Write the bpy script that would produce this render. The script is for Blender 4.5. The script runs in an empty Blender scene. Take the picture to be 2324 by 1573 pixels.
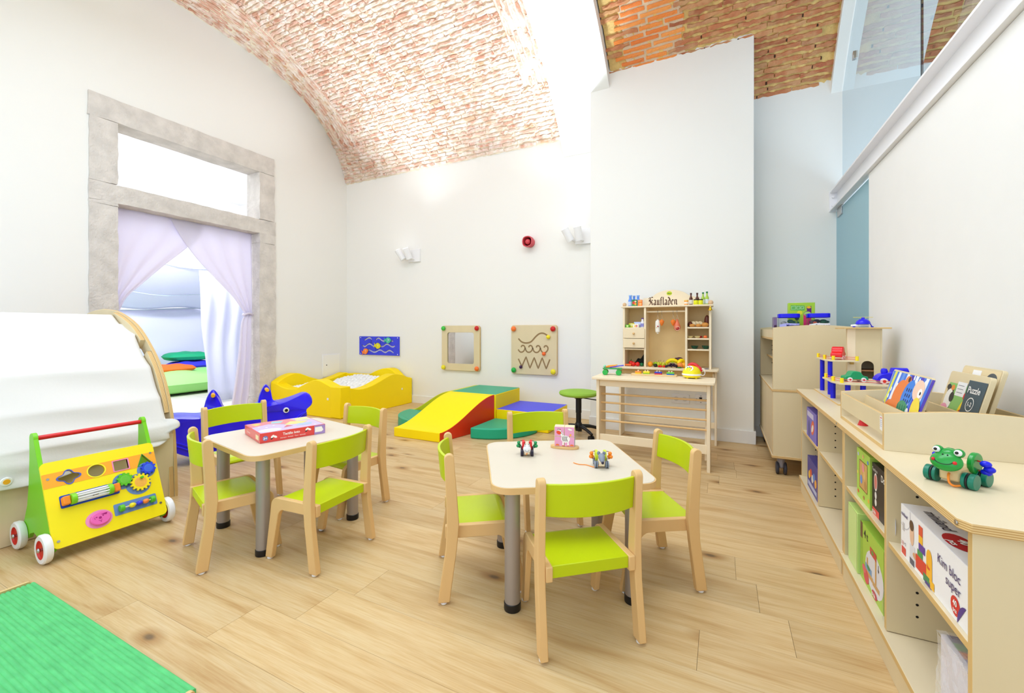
import bpy, bmesh, math, random
from math import sin, cos, pi, radians as rad, sqrt, atan2
from mathutils import Matrix, Vector
random.seed(7)
S = bpy.context.scene
COL = S.collection
# ---------------------------------------------------------------- camera, world, lights
cd = bpy.data.cameras.new('camera'); cam = bpy.data.objects.new('camera', cd); COL.objects.link(cam)
cam.location = (0, 0, 1.0); cam.rotation_euler = (rad(90), 0, rad(26.3))
cd.sensor_width = 36; cd.lens = 36*965/2324; cd.shift_y = -39.5/2324; cd.clip_start = .02
S.camera = cam
W = bpy.data.worlds.new('world'); S.world = W; W.use_nodes = True
bg = W.node_tree.nodes['Background']; bg.inputs[0].default_value = (.785, .895, 1.0, 1); bg.inputs[1].default_value = 1.12
def area(name, loc, rot, sx, sy, e, col=(1, 1, 1)):
    l = bpy.data.lights.new(name, 'AREA'); l.shape = 'RECTANGLE'; l.size = sx; l.size_y = sy; l.energy = e; l.color = col
    o = bpy.data.objects.new(name, l); o.location = loc; o.rotation_euler = rot; COL.objects.link(o); return o
def spot(name, loc, target, e, ang, blend=.6, col=(1, 1, 1), r=.04):
    l = bpy.data.lights.new(name, 'SPOT'); l.energy = e; l.spot_size = rad(ang); l.spot_blend = blend; l.color = col; l.shadow_soft_size = r
    o = bpy.data.objects.new(name, l); o.location = loc
    o.rotation_euler = (Vector(target)-Vector(loc)).to_track_quat('-Z', 'Y').to_euler(); COL.objects.link(o); return o
area('window_light', (-2.0, -.75, 2.0), (rad(90), 0, 0), 5.5, 2.4, 46, (.785, .895, 1))
area('overhead_fill', (-1.9, 1.45, 3.85), (rad(6), 0, 0), 3.8, 1.2, 84, (.785, .895, 1))  # added overhead fill that evens out the room, no fixture hangs here
for sx, tx, e in ((-3.93, -3.6, 140), (-3.80, -2.7, 175), (-1.52, -2.3, 175), (-1.40, -1.3, 135)):
    spot('wall_spot', (sx, 4.38, 2.17), (tx, 3.0, 4.35), e, 105, 1., (.80, .91, 1))
area('side_room_fill', (-7.2, 3.0, 3.45), (0, 0, 0), 2.5, 2.5, 110, (.9, .95, 1))  # added light that whitens the view through the transom
area('tent_fill', (-5.75, 2.6, 2.46), (0, rad(68), 0), .14, 1.6, 125, (.94, .96, 1))  # added light, hidden behind the lintel, brightens the tent cloth
area('next_room_fill', (1.7, 3.2, 1.3), (rad(180), 0, 0), 1.0, 2.0, 55, (.82, .92, 1))  # added uplight, hidden behind the partition, brightens the arch beyond the glass
area('overhead_fill', (-.15, 1.7, 3.8), (rad(-8), 0, 0), 1.2, 1.4, 30, (.785, .895, 1))  # second added fill, lifts the right bay and its floor
S.view_settings.view_transform = 'Standard'; S.view_settings.look = 'None'
S.view_settings.gamma = 1; S.view_settings.use_curve_mapping = False; S.view_settings.exposure = -0.17
S.cycles.max_bounces = 8; S.cycles.diffuse_bounces = 5; S.cycles.glossy_bounces = 4; S.cycles.transmission_bounces = 8
S.cycles.caustics_reflective = False; S.cycles.caustics_refractive = False
S.cycles.use_denoising = True; S.cycles.sample_clamp_indirect = 6

# ---------------------------------------------------------------- helpers
def lin(c):
    return tuple((v/255/12.92 if v/255 <= .04045 else ((v/255+.055)/1.055)**2.4) for v in c[:3])
MATS = {}
def mat(name, rgb, rough=.5, metal=0., var=None, bump=None, trans=0., rnd=0., coat=0., emit=0., sss=0., stripe=None, alpha=1., ior=1.45, spec=.5):
    """var=(scale, amount, stretch xyz) colour mottling; bump=(scale, strength, stretch); rnd=object brightness variation; stripe=(axis, period, rgb2)"""
    if name in MATS: return MATS[name]
    m = bpy.data.materials.new(name); m.use_nodes = True; MATS[name] = m
    nt = m.node_tree; N = nt.nodes; L = nt.links; b = N['Principled BSDF']
    b.inputs['Roughness'].default_value = rough; b.inputs['Metallic'].default_value = metal
    b.inputs['Transmission Weight'].default_value = trans; b.inputs['Coat Weight'].default_value = coat
    b.inputs['IOR'].default_value = ior; b.inputs['Specular IOR Level'].default_value = spec
    b.inputs['Alpha'].default_value = alpha
    c = lin(rgb); b.inputs['Base Color'].default_value = (*c, 1)
    if emit: b.inputs['Emission Color'].default_value = (*c, 1); b.inputs['Emission Strength'].default_value = emit
    src = None
    def coords(st):
        t = N.new('ShaderNodeTexCoord'); mp = N.new('ShaderNodeMapping'); mp.inputs['Scale'].default_value = st
        L.new(t.outputs['Object'], mp.inputs['Vector'])
        oi = N.new('ShaderNodeObjectInfo'); sc = N.new('ShaderNodeVectorMath'); sc.operation = 'SCALE'; sc.inputs[3].default_value = 17.
        cx = N.new('ShaderNodeCombineXYZ')
        for k in range(3): L.new(oi.outputs['Random'], cx.inputs[k])
        L.new(cx.outputs[0], sc.inputs[0]); L.new(sc.outputs[0], mp.inputs['Location'])
        return mp.outputs[0]
    def mul(a, f):  # colour * factor socket
        v = N.new('ShaderNodeVectorMath'); v.operation = 'SCALE'
        if a is None: v.inputs[0].default_value = c
        else: L.new(a, v.inputs[0])
        L.new(f, v.inputs[3]); return v.outputs[0]
    def rng(f, lo, hi, a=0., bb=1.):
        r = N.new('ShaderNodeMapRange'); r.inputs[1].default_value = a; r.inputs[2].default_value = bb
        r.inputs[3].default_value = lo; r.inputs[4].default_value = hi; L.new(f, r.inputs[0]); return r.outputs[0]
    if stripe:
        ax, per, c2 = stripe
        t = N.new('ShaderNodeTexCoord'); sp = N.new('ShaderNodeSeparateXYZ'); L.new(t.outputs['Object'], sp.inputs[0])
        mm = N.new('ShaderNodeMath'); mm.operation = 'MULTIPLY'; mm.inputs[1].default_value = 1/per; L.new(sp.outputs['xyz'.index(ax)], mm.inputs[0])
        fr = N.new('ShaderNodeMath'); fr.operation = 'FRACT'; L.new(mm.outputs[0], fr.inputs[0])
        gt = N.new('ShaderNodeMath'); gt.operation = 'GREATER_THAN'; gt.inputs[1].default_value = .5; L.new(fr.outputs[0], gt.inputs[0])
        mx = N.new('ShaderNodeMix'); mx.data_type = 'RGBA'; mx.inputs[6].default_value = (*c, 1); mx.inputs[7].default_value = (*lin(c2), 1)
        L.new(gt.outputs[0], mx.inputs[0]); src = mx.outputs[2]
    if var:
        n = N.new('ShaderNodeTexNoise'); n.inputs['Scale'].default_value = var[0]; n.inputs['Detail'].default_value = 4
        L.new(coords(var[2] if len(var) > 2 else (1, 1, 1)), n.inputs['Vector'])
        src = mul(src, rng(n.outputs['Fac'], 1-var[1], 1+var[1], .25, .75))
    if rnd:
        oi = N.new('ShaderNodeObjectInfo'); src = mul(src, rng(oi.outputs['Random'], 1-rnd, 1+rnd))
    if src is not None: L.new(src, b.inputs['Base Color'])
    if bump:
        n = N.new('ShaderNodeTexNoise'); n.inputs['Scale'].default_value = bump[0]; n.inputs['Detail'].default_value = 5
        L.new(coords(bump[2] if len(bump) > 2 else (1, 1, 1)), n.inputs['Vector'])
        bp = N.new('ShaderNodeBump'); bp.inputs['Strength'].default_value = bump[1]; bp.inputs['Distance'].default_value = .01
        L.new(n.outputs['Fac'], bp.inputs['Height']); L.new(bp.outputs[0], b.inputs['Normal'])
    return m
def C(rgb, rough=.45):      # plain lacquer / print colour
    return mat('paint_%02x%02x%02x_%d' % (*rgb, int(rough*100)), rgb, rough)

class MB:
    def __init__(s): s.v = []; s.f = []; s.m = []; s.mats = []; s.M = Matrix(); s.k = 0
    def mi(s, m):
        if m not in s.mats: s.mats.append(m)
        return s.mats.index(m)
    def vert(s, p): s.v.append(tuple(s.M @ Vector(p))); return len(s.v)-1
    def face(s, idx, m): s.f.append(tuple(idx)); s.m.append(s.mi(m))
    def poly(s, pts, m, z=0.):
        if len(pts[0]) < 3: s.k = (s.k+1) % 90; z += s.k*1.2e-5     # print layers never share a plane
        s.face([s.vert((p[0], p[1], z if len(p) < 3 else p[2])) for p in pts], m); return s
    def box(s, c, d, m, edge=None, ax='z', R=None):
        x, y, z = d[0]/2, d[1]/2, d[2]/2
        o = s.M; s.M = s.M @ Matrix.Translation(c) @ (R.to_4x4() if R else Matrix())
        i = [s.vert(p) for p in ((-x, -y, -z), (x, -y, -z), (x, y, -z), (-x, y, -z), (-x, -y, z), (x, -y, z), (x, y, z), (-x, y, z))]
        s.M = o
        for q, a in (((0, 3, 2, 1), 'z'), ((4, 5, 6, 7), 'z'), ((0, 1, 5, 4), 'y'), ((2, 3, 7, 6), 'y'), ((1, 2, 6, 5), 'x'), ((3, 0, 4, 7), 'x')):
            s.face([i[k] for k in q], m if edge is None or a == ax else edge)
        return s
    def bx(s, a, b, m, edge=None, ax='z'):   # from min corner to max corner
        return s.box([(a[k]+b[k])/2 for k in range(3)], [b[k]-a[k] for k in range(3)], m, edge, ax)
    def prism(s, pts, h0, h1, m, side=None):   # 2D polygon (ccw) extruded along local z
        n = len(pts); a = [s.vert((p[0], p[1], h0)) for p in pts]; b = [s.vert((p[0], p[1], h1)) for p in pts]
        s.face(a[::-1], m); s.face(b, m)
        for k in range(n): s.face((a[k], a[(k+1) % n], b[(k+1) % n], b[k]), side or m)
        return s
    def lathe(s, prof, m, n=20, cap=True):   # profile [(r,z)] about local z
        rings = []
        for r, z in prof: rings.append([s.vert((max(r, 1e-5)*cos(2*pi*k/n), max(r, 1e-5)*sin(2*pi*k/n), z)) for k in range(n)])
        for a, b in zip(rings, rings[1:]):
            for k in range(n): s.face((a[k], a[(k+1) % n], b[(k+1) % n], b[k]), m)
        if cap: s.face(rings[0][::-1], m); s.face(rings[-1], m)
        return s
    def cyl(s, p, q, r, m, n=16, r2=None):
        p, q = Vector(p), Vector(q); d = q-p; o = s.M
        s.M = s.M @ Matrix.Translation(p) @ d.to_track_quat('Z', 'Y').to_matrix().to_4x4()
        s.lathe([(r, 0), (r if r2 is None else r2, d.length)], m, n); s.M = o; return s
    def sph(s, c, r, m, n=14, k=8, sc=(1, 1, 1), R=None):
        o = s.M; s.M = s.M @ Matrix.Translation(c) @ (R.to_4x4() if R else Matrix()) @ Matrix.Diagonal((*sc, 1))
        s.lathe([(r*sin(pi*j/k), -r*cos(pi*j/k)) for j in range(k+1)], m, n, False); s.M = o; return s
    def tube(s, pts, r, m, n=8, cap=True, closed=False):
        P = [Vector(p) for p in pts]; rings = []; up = Vector((0, 0, 1)); N = len(P)
        rr = r if isinstance(r, (list, tuple)) else [r]*N
        for k in range(N):
            t = (P[(k+1) % N]-P[k-1]) if closed else (P[min(k+1, N-1)]-P[max(k-1, 0)])
            t.normalize()
            u = up if abs(t.dot(up)) < .95 else Vector((1, 0, 0))
            a = t.cross(u).normalized(); b = a.cross(t)
            rings.append([s.vert(P[k]+rr[k]*(cos(2*pi*j/n)*a+sin(2*pi*j/n)*b)) for j in range(n)])
        R2 = list(zip(rings, rings[1:]))+([(rings[-1], rings[0])] if closed else [])
        for a, b in R2:
            for j in range(n): s.face((a[j], a[(j+1) % n], b[(j+1) % n], b[j]), m)
        if cap and not closed: s.face(rings[0][::-1], m); s.face(rings[-1], m)
        return s
    def grid(s, fn, nu, nv, m, closed_u=False):
        I = [[s.vert(fn(i/nu, j/nv)) for j in range(nv+1)] for i in range(nu+(0 if closed_u else 1))]
        for i in range(nu):
            a = I[i]; b = I[(i+1) % len(I)]
            for j in range(nv): s.face((a[j], b[j], b[j+1], a[j+1]), m)
        return s
    def stroke(s, pts, w, m, z=0., closed=False):  # flat ribbon in local xy
        n = len(pts)
        L_ = []; R_ = []
        for k in range(n):
            a = pts[k-1] if (closed or k) else pts[k]; b = pts[(k+1) % n] if (closed or k < n-1) else pts[k]
            dx, dy = b[0]-a[0], b[1]-a[1]; l = math.hypot(dx, dy) or 1
            L_.append((pts[k][0]-dy/l*w/2, pts[k][1]+dx/l*w/2)); R_.append((pts[k][0]+dy/l*w/2, pts[k][1]-dx/l*w/2))
        for k in range(n if closed else n-1):
            q = (k+1) % n; s.poly([R_[k], R_[q], L_[q], L_[k]], m, z)
        return s
    def disc(s, c, rx, m, z=0., ry=None, n=20, a0=0., a1=2*pi, rot=0.):
        ry = rx if ry is None else ry; full = a1-a0 > 6.28
        pts = []
        for k in range(n+(0 if full else 1)):
            a = a0+(a1-a0)*k/n; x, y = rx*cos(a), ry*sin(a)
            pts.append((c[0]+x*cos(rot)-y*sin(rot), c[1]+x*sin(rot)+y*cos(rot)))
        return s.poly(pts, m, z)
    def text(s, t, x, y, size, m, z=0., align='LEFT', bold=0., shear=0., sx=1., rot=0.):
        cu = bpy.data.curves.new('t', 'FONT'); cu.body = t; cu.size = size; cu.align_x = align; cu.offset = bold; cu.shear = shear
        cu.resolution_u = 3; ob = bpy.data.objects.new('t', cu); COL.objects.link(ob)
        dg = bpy.context.evaluated_depsgraph_get(); me = bpy.data.meshes.new_from_object(ob.evaluated_get(dg))
        base = len(s.v); cr, sr = cos(rot), sin(rot); z += .0011
        for v in me.vertices:
            px, py = v.co.x*sx, v.co.y; s.v.append(tuple(s.M @ Vector((x+px*cr-py*sr, y+px*sr+py*cr, z))))
        for p in me.polygons: s.face([base+k for k in p.vertices], m)
        bpy.data.objects.remove(ob); bpy.data.curves.remove(cu); bpy.data.meshes.remove(me); return s
    def mesh(s, name, smooth=True):
        me = bpy.data.meshes.new(name); me.from_pydata(s.v, [], s.f)
        for m in s.mats: me.materials.append(m)
        me.polygons.foreach_set('material_index', s.m)
        me.update()
        if smooth:
            me.polygons.foreach_set('use_smooth', [True]*len(me.polygons)); me.set_sharp_from_angle(angle=rad(38))
        return me
def frame(o, u, v):   # matrix with origin o, x axis u, y axis v, z = u x v
    u, v = Vector(u).normalized(), Vector(v).normalized(); w = u.cross(v)
    return Matrix(((u.x, v.x, w.x, o[0]), (u.y, v.y, w.y, o[1]), (u.z, v.z, w.z, o[2]), (0, 0, 0, 1)))
def finish(name, mb, parent=None, bevel=0., smooth=True, solid=0., sub=0):
    me = mb if isinstance(mb, bpy.types.Mesh) else mb.mesh(name, smooth)
    o = bpy.data.objects.new(name, me); COL.objects.link(o)
    if parent: o.parent = parent
    if solid: d = o.modifiers.new('solid', 'SOLIDIFY'); d.thickness = solid; d.offset = 0
    if bevel:
        d = o.modifiers.new('bevel', 'BEVEL'); d.width = bevel; d.segments = 2; d.limit_method = 'ANGLE'; d.angle_limit = rad(40); d.harden_normals = False
    if sub: d = o.modifiers.new('sub', 'SUBSURF'); d.levels = sub; d.render_levels = sub
    return o
P = finish
def tagit(o, label, cat, group=None):
    o['label'] = label; o['category'] = cat
    if group: o['group'] = group
    return o
def thing(name, label, cat, loc=(0, 0, 0), rz=0., group=None):
    o = bpy.data.objects.new(name, None); o.empty_display_size = .05; COL.objects.link(o)
    o.location = loc; o.rotation_euler = (0, 0, rz); return tagit(o, label, cat, group)
def solo(name, mb, label, cat, loc=(0, 0, 0), rz=0., group=None, **k):
    o = finish(name, mb, None, **k); o.location = loc; o.rotation_euler = (0, 0, rz); return tagit(o, label, cat, group)
def struct(name, mb, parent=None, **k):
    o = finish(name, mb, parent, **k); o['kind'] = 'structure'; return o
def copytree(o, parent=None):
    c = o.copy(); COL.objects.link(c); c.parent = parent
    for ch in o.children: copytree(ch, c)
    return c
def cut(mb, cutter, name='m', smooth=True):
    a = finish(name, mb, smooth=False); b = finish(name+'_c', cutter, smooth=False)
    d = a.modifiers.new('b', 'BOOLEAN'); d.object = b; d.operation = 'DIFFERENCE'; d.solver = 'EXACT'
    dg = bpy.context.evaluated_depsgraph_get(); me = bpy.data.meshes.new_from_object(a.evaluated_get(dg)); me.name = name
    for o in (a, b):
        q = o.data; bpy.data.objects.remove(o); bpy.data.meshes.remove(q)
    if smooth:
        me.polygons.foreach_set('use_smooth', [True]*len(me.polygons)); me.set_sharp_from_angle(angle=rad(38))
    return me
def rrect(w, h, r, n=5, cx=0., cy=0.):
    pts = []
    for k, (sx, sy) in enumerate(((1, 1), (-1, 1), (-1, -1), (1, -1))):
        for j in range(n+1):
            a = pi/2*k+pi/2*j/n; pts.append((cx+sx*(w/2-r)+r*cos(a), cy+sy*(h/2-r)+r*sin(a)))
    return pts
def arcpts(cx, cy, r, a0, a1, n=8, ry=None):
    ry = ry or r
    return [(cx+r*cos(a0+(a1-a0)*k/n), cy+ry*sin(a0+(a1-a0)*k/n)) for k in range(n+1)]
def smoothpts(P, n=6, closed=False):   # Catmull-Rom
    out = []; N = len(P)
    for i in range(N if closed else N-1):
        g = lambda k: P[k % N] if closed else P[min(max(k, 0), N-1)]
        p0, p1, p2, p3 = g(i-1), g(i), g(i+1), g(i+2)
        for j in range(n):
            t = j/n
            out.append(tuple(.5*((2*p1[d])+(-p0[d]+p2[d])*t+(2*p0[d]-5*p1[d]+4*p2[d]-p3[d])*t*t+(-p0[d]+3*p1[d]-3*p2[d]+p3[d])*t**3) for d in range(len(p1))))
    if not closed: out.append(tuple(P[-1]))
    return out
RX = lambda a: Matrix.Rotation(a, 3, 'X')
RY = lambda a: Matrix.Rotation(a, 3, 'Y')
RZ = lambda a: Matrix.Rotation(a, 3, 'Z')
YZ = frame((0, 0, 0), (0, 1, 0), (0, 0, 1))    # 2D (y,z) drawn, extruded along +x
XZ = frame((0, 0, 0), (1, 0, 0), (0, 0, 1))    # 2D (x,z) drawn, extruded along -y

# ---------------------------------------------------------------- materials
WALL = mat('wall_paint', (239, 238, 234), .9, var=(.6, .012), spec=.2)
WHITE = mat('white_lacquer', (240, 240, 242), .4)
STONE = mat('limestone', (214, 208, 202), .95, var=(9, .13), bump=(38, .9), spec=.2)
PLY = mat('birch_plywood', (221, 204, 166), .5, var=(5, .05, (1, 1, .12)))
PLYH = mat('birch_plywood_level', (225, 210, 178), .42, var=(5, .05, (1, .15, 1)))
EDGE = {a: mat('plywood_edge_'+a, (226, 196, 140), .6, stripe=(a, .0046, (196, 154, 92))) for a in 'xyz'}
EDGEP = mat('edge_banding', (214, 180, 118), .5)
BEECH = mat('beech', (226, 186, 128), .42, var=(7, .06, (1, 1, .1)), spec=.4)
PINE = mat('pale_wood', (242, 225, 194), .5, var=(6, .05, (.3, 1, 1)))
PINEB = mat('golden_backing', (226, 196, 140), .55, var=(5, .07))
LIME = mat('lime_lacquer', (190, 208, 4), .35, spec=.5)
TOPW = mat('cream_laminate', (216, 206, 188), .4, var=(6, .02, (.2, 1, 1)))
STEEL = mat('silver_leg', (168, 160, 156), .42, metal=.55)
CHROME = mat('brushed_steel', (190, 190, 192), .25, metal=1.)
BLACK = mat('black_plastic', (22, 20, 22), .4)
YFOAM = mat('yellow_vinyl', (255, 224, 0), .5, spec=.3)
GFOAM = mat('green_vinyl', (22, 164, 124), .42)
RFOAM = mat('red_vinyl', (218, 52, 16), .42)
BFOAM = mat('blue_vinyl', (74, 78, 236), .45)
LFOAM = mat('lime_vinyl', (212, 210, 24), .45)
CLOTH = mat('white_canvas', (226, 224, 221), .95, bump=(90, .06), spec=.1)
WHALE = mat('blue_plastic', (34, 14, 240), .3, spec=.5, coat=.3)
GLOSSB = mat('shiny_blue', (30, 24, 225), .3)
RED = mat('red_lacquer', (214, 30, 34), .35)
GREEN = mat('green_lacquer', (112, 200, 24), .38)
YEL = mat('yellow_lacquer', (246, 226, 20), .38)
ORANGE = mat('orange_lacquer', (250, 140, 34), .4)
DARKH = mat('dark_hole', (30, 24, 20), .9)
# ================================================================ ROOM
# ---- floor of oak planks running along x
def plank_mat():
    m = mat('oak_plank', (212, 188, 146), .42, rnd=.07, spec=.35)
    nt = m.node_tree; N = nt.nodes; L = nt.links; b = N['Principled BSDF']
    t = N.new('ShaderNodeTexCoord'); oi = N.new('ShaderNodeObjectInfo')
    cx = N.new('ShaderNodeCombineXYZ'); mu = N.new('ShaderNodeMath'); mu.operation = 'MULTIPLY'; mu.inputs[1].default_value = 31.
    L.new(oi.outputs['Random'], mu.inputs[0]); L.new(mu.outputs[0], cx.inputs[2]); L.new(mu.outputs[0], cx.inputs[0])
    def noise(scale, st, det=4, dist=0.):
        mp = N.new('ShaderNodeMapping'); mp.inputs['Scale'].default_value = st
        L.new(t.outputs['Object'], mp.inputs[0]); L.new(cx.outputs[0], mp.inputs['Location'])
        n = N.new('ShaderNodeTexNoise'); n.inputs['Scale'].default_value = scale; n.inputs['Detail'].default_value = det
        n.inputs['Distortion'].default_value = dist; L.new(mp.outputs[0], n.inputs['Vector']); return n.outputs['Fac'], mp
    def ramp(f, p):
        r = N.new('ShaderNodeValToRGB'); e = r.color_ramp.elements
        e[0].position, e[1].position = p[0][0], p[1][0]; e[0].color, e[1].color = (*lin(p[0][1]), 1), (*lin(p[1][1]), 1)
        for q in p[2:]:
            x = e.new(q[0]); x.color = (*lin(q[1]), 1)
        L.new(f, r.inputs[0]); return r.outputs[0]
    def mixmul(a, c, fac=1.):
        x = N.new('ShaderNodeMix'); x.data_type = 'RGBA'; x.blend_type = 'MULTIPLY'; x.inputs[0].default_value = fac
        L.new(a, x.inputs[6]); L.new(c, x.inputs[7]); return x.outputs[2]
    base = b.inputs['Base Color'].links[0].from_socket
    g, _ = noise(3.2, (.55, 5.5, 1), 5, .9)       # broad figure
    fine, _ = noise(26, (.35, 9, 1), 3, .3)       # pores
    col = mixmul(base, ramp(g, [(.3, (232, 216, 194)), (.7, (255, 255, 255)), (.52, (252, 247, 238))]))
    col = mixmul(col, ramp(fine, [(.3, (244, 234, 220)), (.62, (255, 255, 255))]))
    v = N.new('ShaderNodeTexVoronoi'); v.voronoi_dimensions = '2D'; v.inputs['Scale'].default_value = 1.25     # knots
    mp = N.new('ShaderNodeMapping'); mp.inputs['Scale'].default_value = (1, 2.0, 1)
    L.new(t.outputs['Object'], mp.inputs[0]); L.new(cx.outputs[0], mp.inputs['Location']); L.new(mp.outputs[0], v.inputs['Vector'])
    col = mixmul(col, ramp(v.outputs['Distance'], [(.015, (92, 66, 40)), (.11, (255, 255, 255)), (.04, (205, 178, 140))]), .8)
    L.new(col, b.inputs['Base Color'])
    bp = N.new('ShaderNodeBump'); bp.inputs['Strength'].default_value = .12; bp.inputs['Distance'].default_value = .003
    L.new(fine, bp.inputs['Height']); L.new(bp.outputs[0], b.inputs['Normal'])
    return m
OAK = plank_mat()
floor = struct('floor', MB().bx((-5.25, -1.0, -.12), (3.2, 4.75, -.012), mat('floor_gap', (176, 146, 104), .9)))
rows = []
y = .982-.187*10
k = 0
while y < 4.62:
    rows.append((y, k)); y += .187; k += 1
joints = {8: (-.03,), 9: (.33, -1.5), 10: (-1.32,), 7: (-.62, .9)}
plank_meshes = {}
rngp = random.Random(3)
for y, k in rows:
    cuts = sorted(joints.get(k, ()))
    if not cuts: cuts = [-5.2+rngp.uniform(.5, 1.9)]
    while cuts[0] > -3.4: cuts.insert(0, cuts[0]-rngp.choice((1.5, 1.9, 1.9)))
    while cuts[-1] < -1.1: cuts.append(cuts[-1]+rngp.choice((1.5, 1.9, 1.9)))
    xs = [-5.24]+[c for c in cuts if -5.1 < c < 1.2]+[1.3]
    for a, b in zip(xs, xs[1:]):
        l = round(b-a-.001, 4)
        if l not in plank_meshes:
            plank_meshes[l] = MB().bx((-l/2, -.0931, -.016), (l/2, .0931, 0), OAK).mesh('plank', False)
        o = P('wood_plank', plank_meshes[l], floor); o.location = ((a+b)/2, y+.0935, 0)

# ---- vault profile: circular arc in the y-z plane
VR, VZ, VY = 2.804, 1.546, 2.3
PHI0 = math.asin(2.3/VR)
def raise_(x, phi):      # the vault sweeps up a little where it meets the left wall
    if x > -4.45: return 0.
    t = min(1, (-4.45-x)/.58); s = (phi-rad(6))/(PHI0-rad(6))
    return .17*t*sin(pi*min(1, max(0, s))**1.4)
def vault(x, phi, dr=0.):
    r = VR+raise_(x, phi)+dr
    return (x, VY+r*sin(phi), VZ+r*cos(phi))
def brick_mat(name, cols, white, wc, sat=1.):
    m = mat(name, (200, 130, 100), .95, bump=(40, .8), spec=.15)
    nt = m.node_tree; N = nt.nodes; L = nt.links; b = N['Principled BSDF']
    g = N.new('ShaderNodeNewGeometry'); oi = N.new('ShaderNodeObjectInfo'); ad = N.new('ShaderNodeMath'); ad.operation = 'ADD'
    L.new(g.outputs['Random Per Island'], ad.inputs[0]); L.new(oi.outputs['Random'], ad.inputs[1])
    fr = N.new('ShaderNodeMath'); fr.operation = 'FRACT'; L.new(ad.outputs[0], fr.inputs[0])
    r = N.new('ShaderNodeValToRGB'); r.color_ramp.elements[0].color = (*lin(cols[0]), 1); r.color_ramp.elements[1].color = (*lin(cols[-1]), 1)
    for i, c in enumerate(cols[1:-1]): r.color_ramp.elements.new((i+1)/(len(cols)-1)).color = (*lin(c), 1)
    L.new(fr.outputs[0], r.inputs[0])
    n = N.new('ShaderNodeTexNoise'); n.inputs['Scale'].default_value = 11; n.inputs['Detail'].default_value = 5
    tc = N.new('ShaderNodeNewGeometry'); L.new(tc.outputs['Position'], n.inputs['Vector'])
    rr = N.new('ShaderNodeMapRange'); rr.inputs[1].default_value = .42; rr.inputs[2].default_value = .62; rr.inputs[4].default_value = white
    L.new(n.outputs['Fac'], rr.inputs[0])
    x = N.new('ShaderNodeMix'); x.data_type = 'RGBA'; x.inputs[7].default_value = (*lin(wc), 1)
    L.new(rr.outputs[0], x.inputs[0]); L.new(r.outputs[0], x.inputs[6]); L.new(x.outputs[2], b.inputs['Base Color'])
    return m
BRICKL = brick_mat('limewashed_brick', [(216, 168, 146), (226, 188, 170), (202, 146, 122), (230, 202, 184), (204, 164, 130)], .8, (240, 230, 222))
BRICKR = brick_mat('old_brick', [(186, 112, 82), (198, 128, 90), (168, 100, 72), (206, 144, 100), (180, 120, 94)], .35, (222, 190, 138))
BRICKO = brick_mat('repair_brick', [(244, 150, 78), (238, 132, 66), (246, 164, 92), (230, 122, 62)], .15, (226, 160, 110))
MORTL = mat('lime_mortar', (238, 224, 202), .95, var=(14, .10), bump=(30, 1.2), spec=.1)
MORTR = mat('yellow_mortar', (222, 188, 122), .95, var=(12, .16), bump=(30, 1.2), spec=.1)
MORTO = mat('grey_mortar', (222, 196, 166), .95, var=(12, .08), bump=(30, 1.), spec=.1)
rb = random.Random(11)
def brick_mesh(l, w, m, jag):
    b = MB(); nx = 6
    top = [[None]*3 for _ in range(nx+1)]; bot = [[None]*2 for _ in range(nx+1)]
    for i in range(nx+1):
        x = -l/2+l*i/nx; e = .35 if i in (0, nx) else 1
        for j, yy in enumerate((-w/2, 0, w/2)):
            top[i][j] = b.vert((x+rb.uniform(-.3, .3)*jag, yy+(rb.uniform(-1, 1)*jag if j != 1 else 0), .016+rb.uniform(-.6, .6)*jag-(0 if j == 1 and 0 < i < nx else .004)))
        for j, yy in enumerate((-w/2, w/2)): bot[i][j] = b.vert((x, yy*1.04, -.03))
    for i in range(nx):
        for j in range(2): b.face((top[i][j], top[i+1][j], top[i+1][j+1], top[i][j+1]), m)
        b.face((bot[i][0], bot[i+1][0], top[i+1][0], top[i][0]), m); b.face((top[i][2], top[i+1][2], bot[i+1][1], bot[i][1]), m)
    b.face((bot[0][1], bot[0][0], top[0][0], top[0][1], top[0][2]), m); b.face((bot[nx][0], bot[nx][1], top[nx][2], top[nx][1], top[nx][0]), m)
    return b.mesh('brick', False)
FWD = Vector((-sin(rad(26.3)), cos(rad(26.3)), 0)); RGT = Vector((cos(rad(26.3)), sin(rad(26.3)), 0))
def view_size(p):    # how large one metre shows in the photo at p, 0 outside the frame
    d = Vector(p)-Vector((0, 0, 1)); z = d.dot(FWD)
    if z < .3: return 0
    px, py = 1162+965*d.dot(RGT)/z, 747-965*d.z/z
    return 965/z if -40 < px < 2364 and -40 < py < 1613 else 0
def lay(ceil, variants, items, limit):
    """items: (matrix, scale_x, variant list); biggest in the photo become single bricks, the rest one joined part"""
    items.sort(key=lambda t: -view_size(t[0].translation)*t[1])
    rest = MB()
    for i, (M, sx, vs) in enumerate(items):
        me = rb.choice(variants[vs]); M2 = M @ Matrix.Diagonal((sx, 1, 1, 1))
        if i < limit:
            o = P('brick', me, ceil); o.matrix_local = M2
        else:
            base = len(rest.v); rest.v += [tuple(M2 @ v.co) for v in me.vertices]; mm = rest.mi(me.materials[0])
            for p in me.polygons: rest.f.append(tuple(base+k for k in p.vertices)); rest.m.append(mm)
    if rest.f:
        o = P('distant_bricks', rest, ceil, smooth=False); o['kind'] = 'stuff'
def vframe(x, phi, turn=False):
    p = vault(x, phi); n = Vector((0, -sin(phi), -cos(phi))); tx = Vector((1, 0, 0)); ty = Vector((0, -cos(phi), sin(phi)))
    if x < -4.45:      # follow the raised strip
        q = Vector(vault(x+.02, phi))-Vector(vault(x-.02, phi)); tx = q.normalized(); n = tx.cross(ty).normalized()
    if turn: tx, ty = ty, -tx
    return frame(p, tx, ty)
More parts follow.
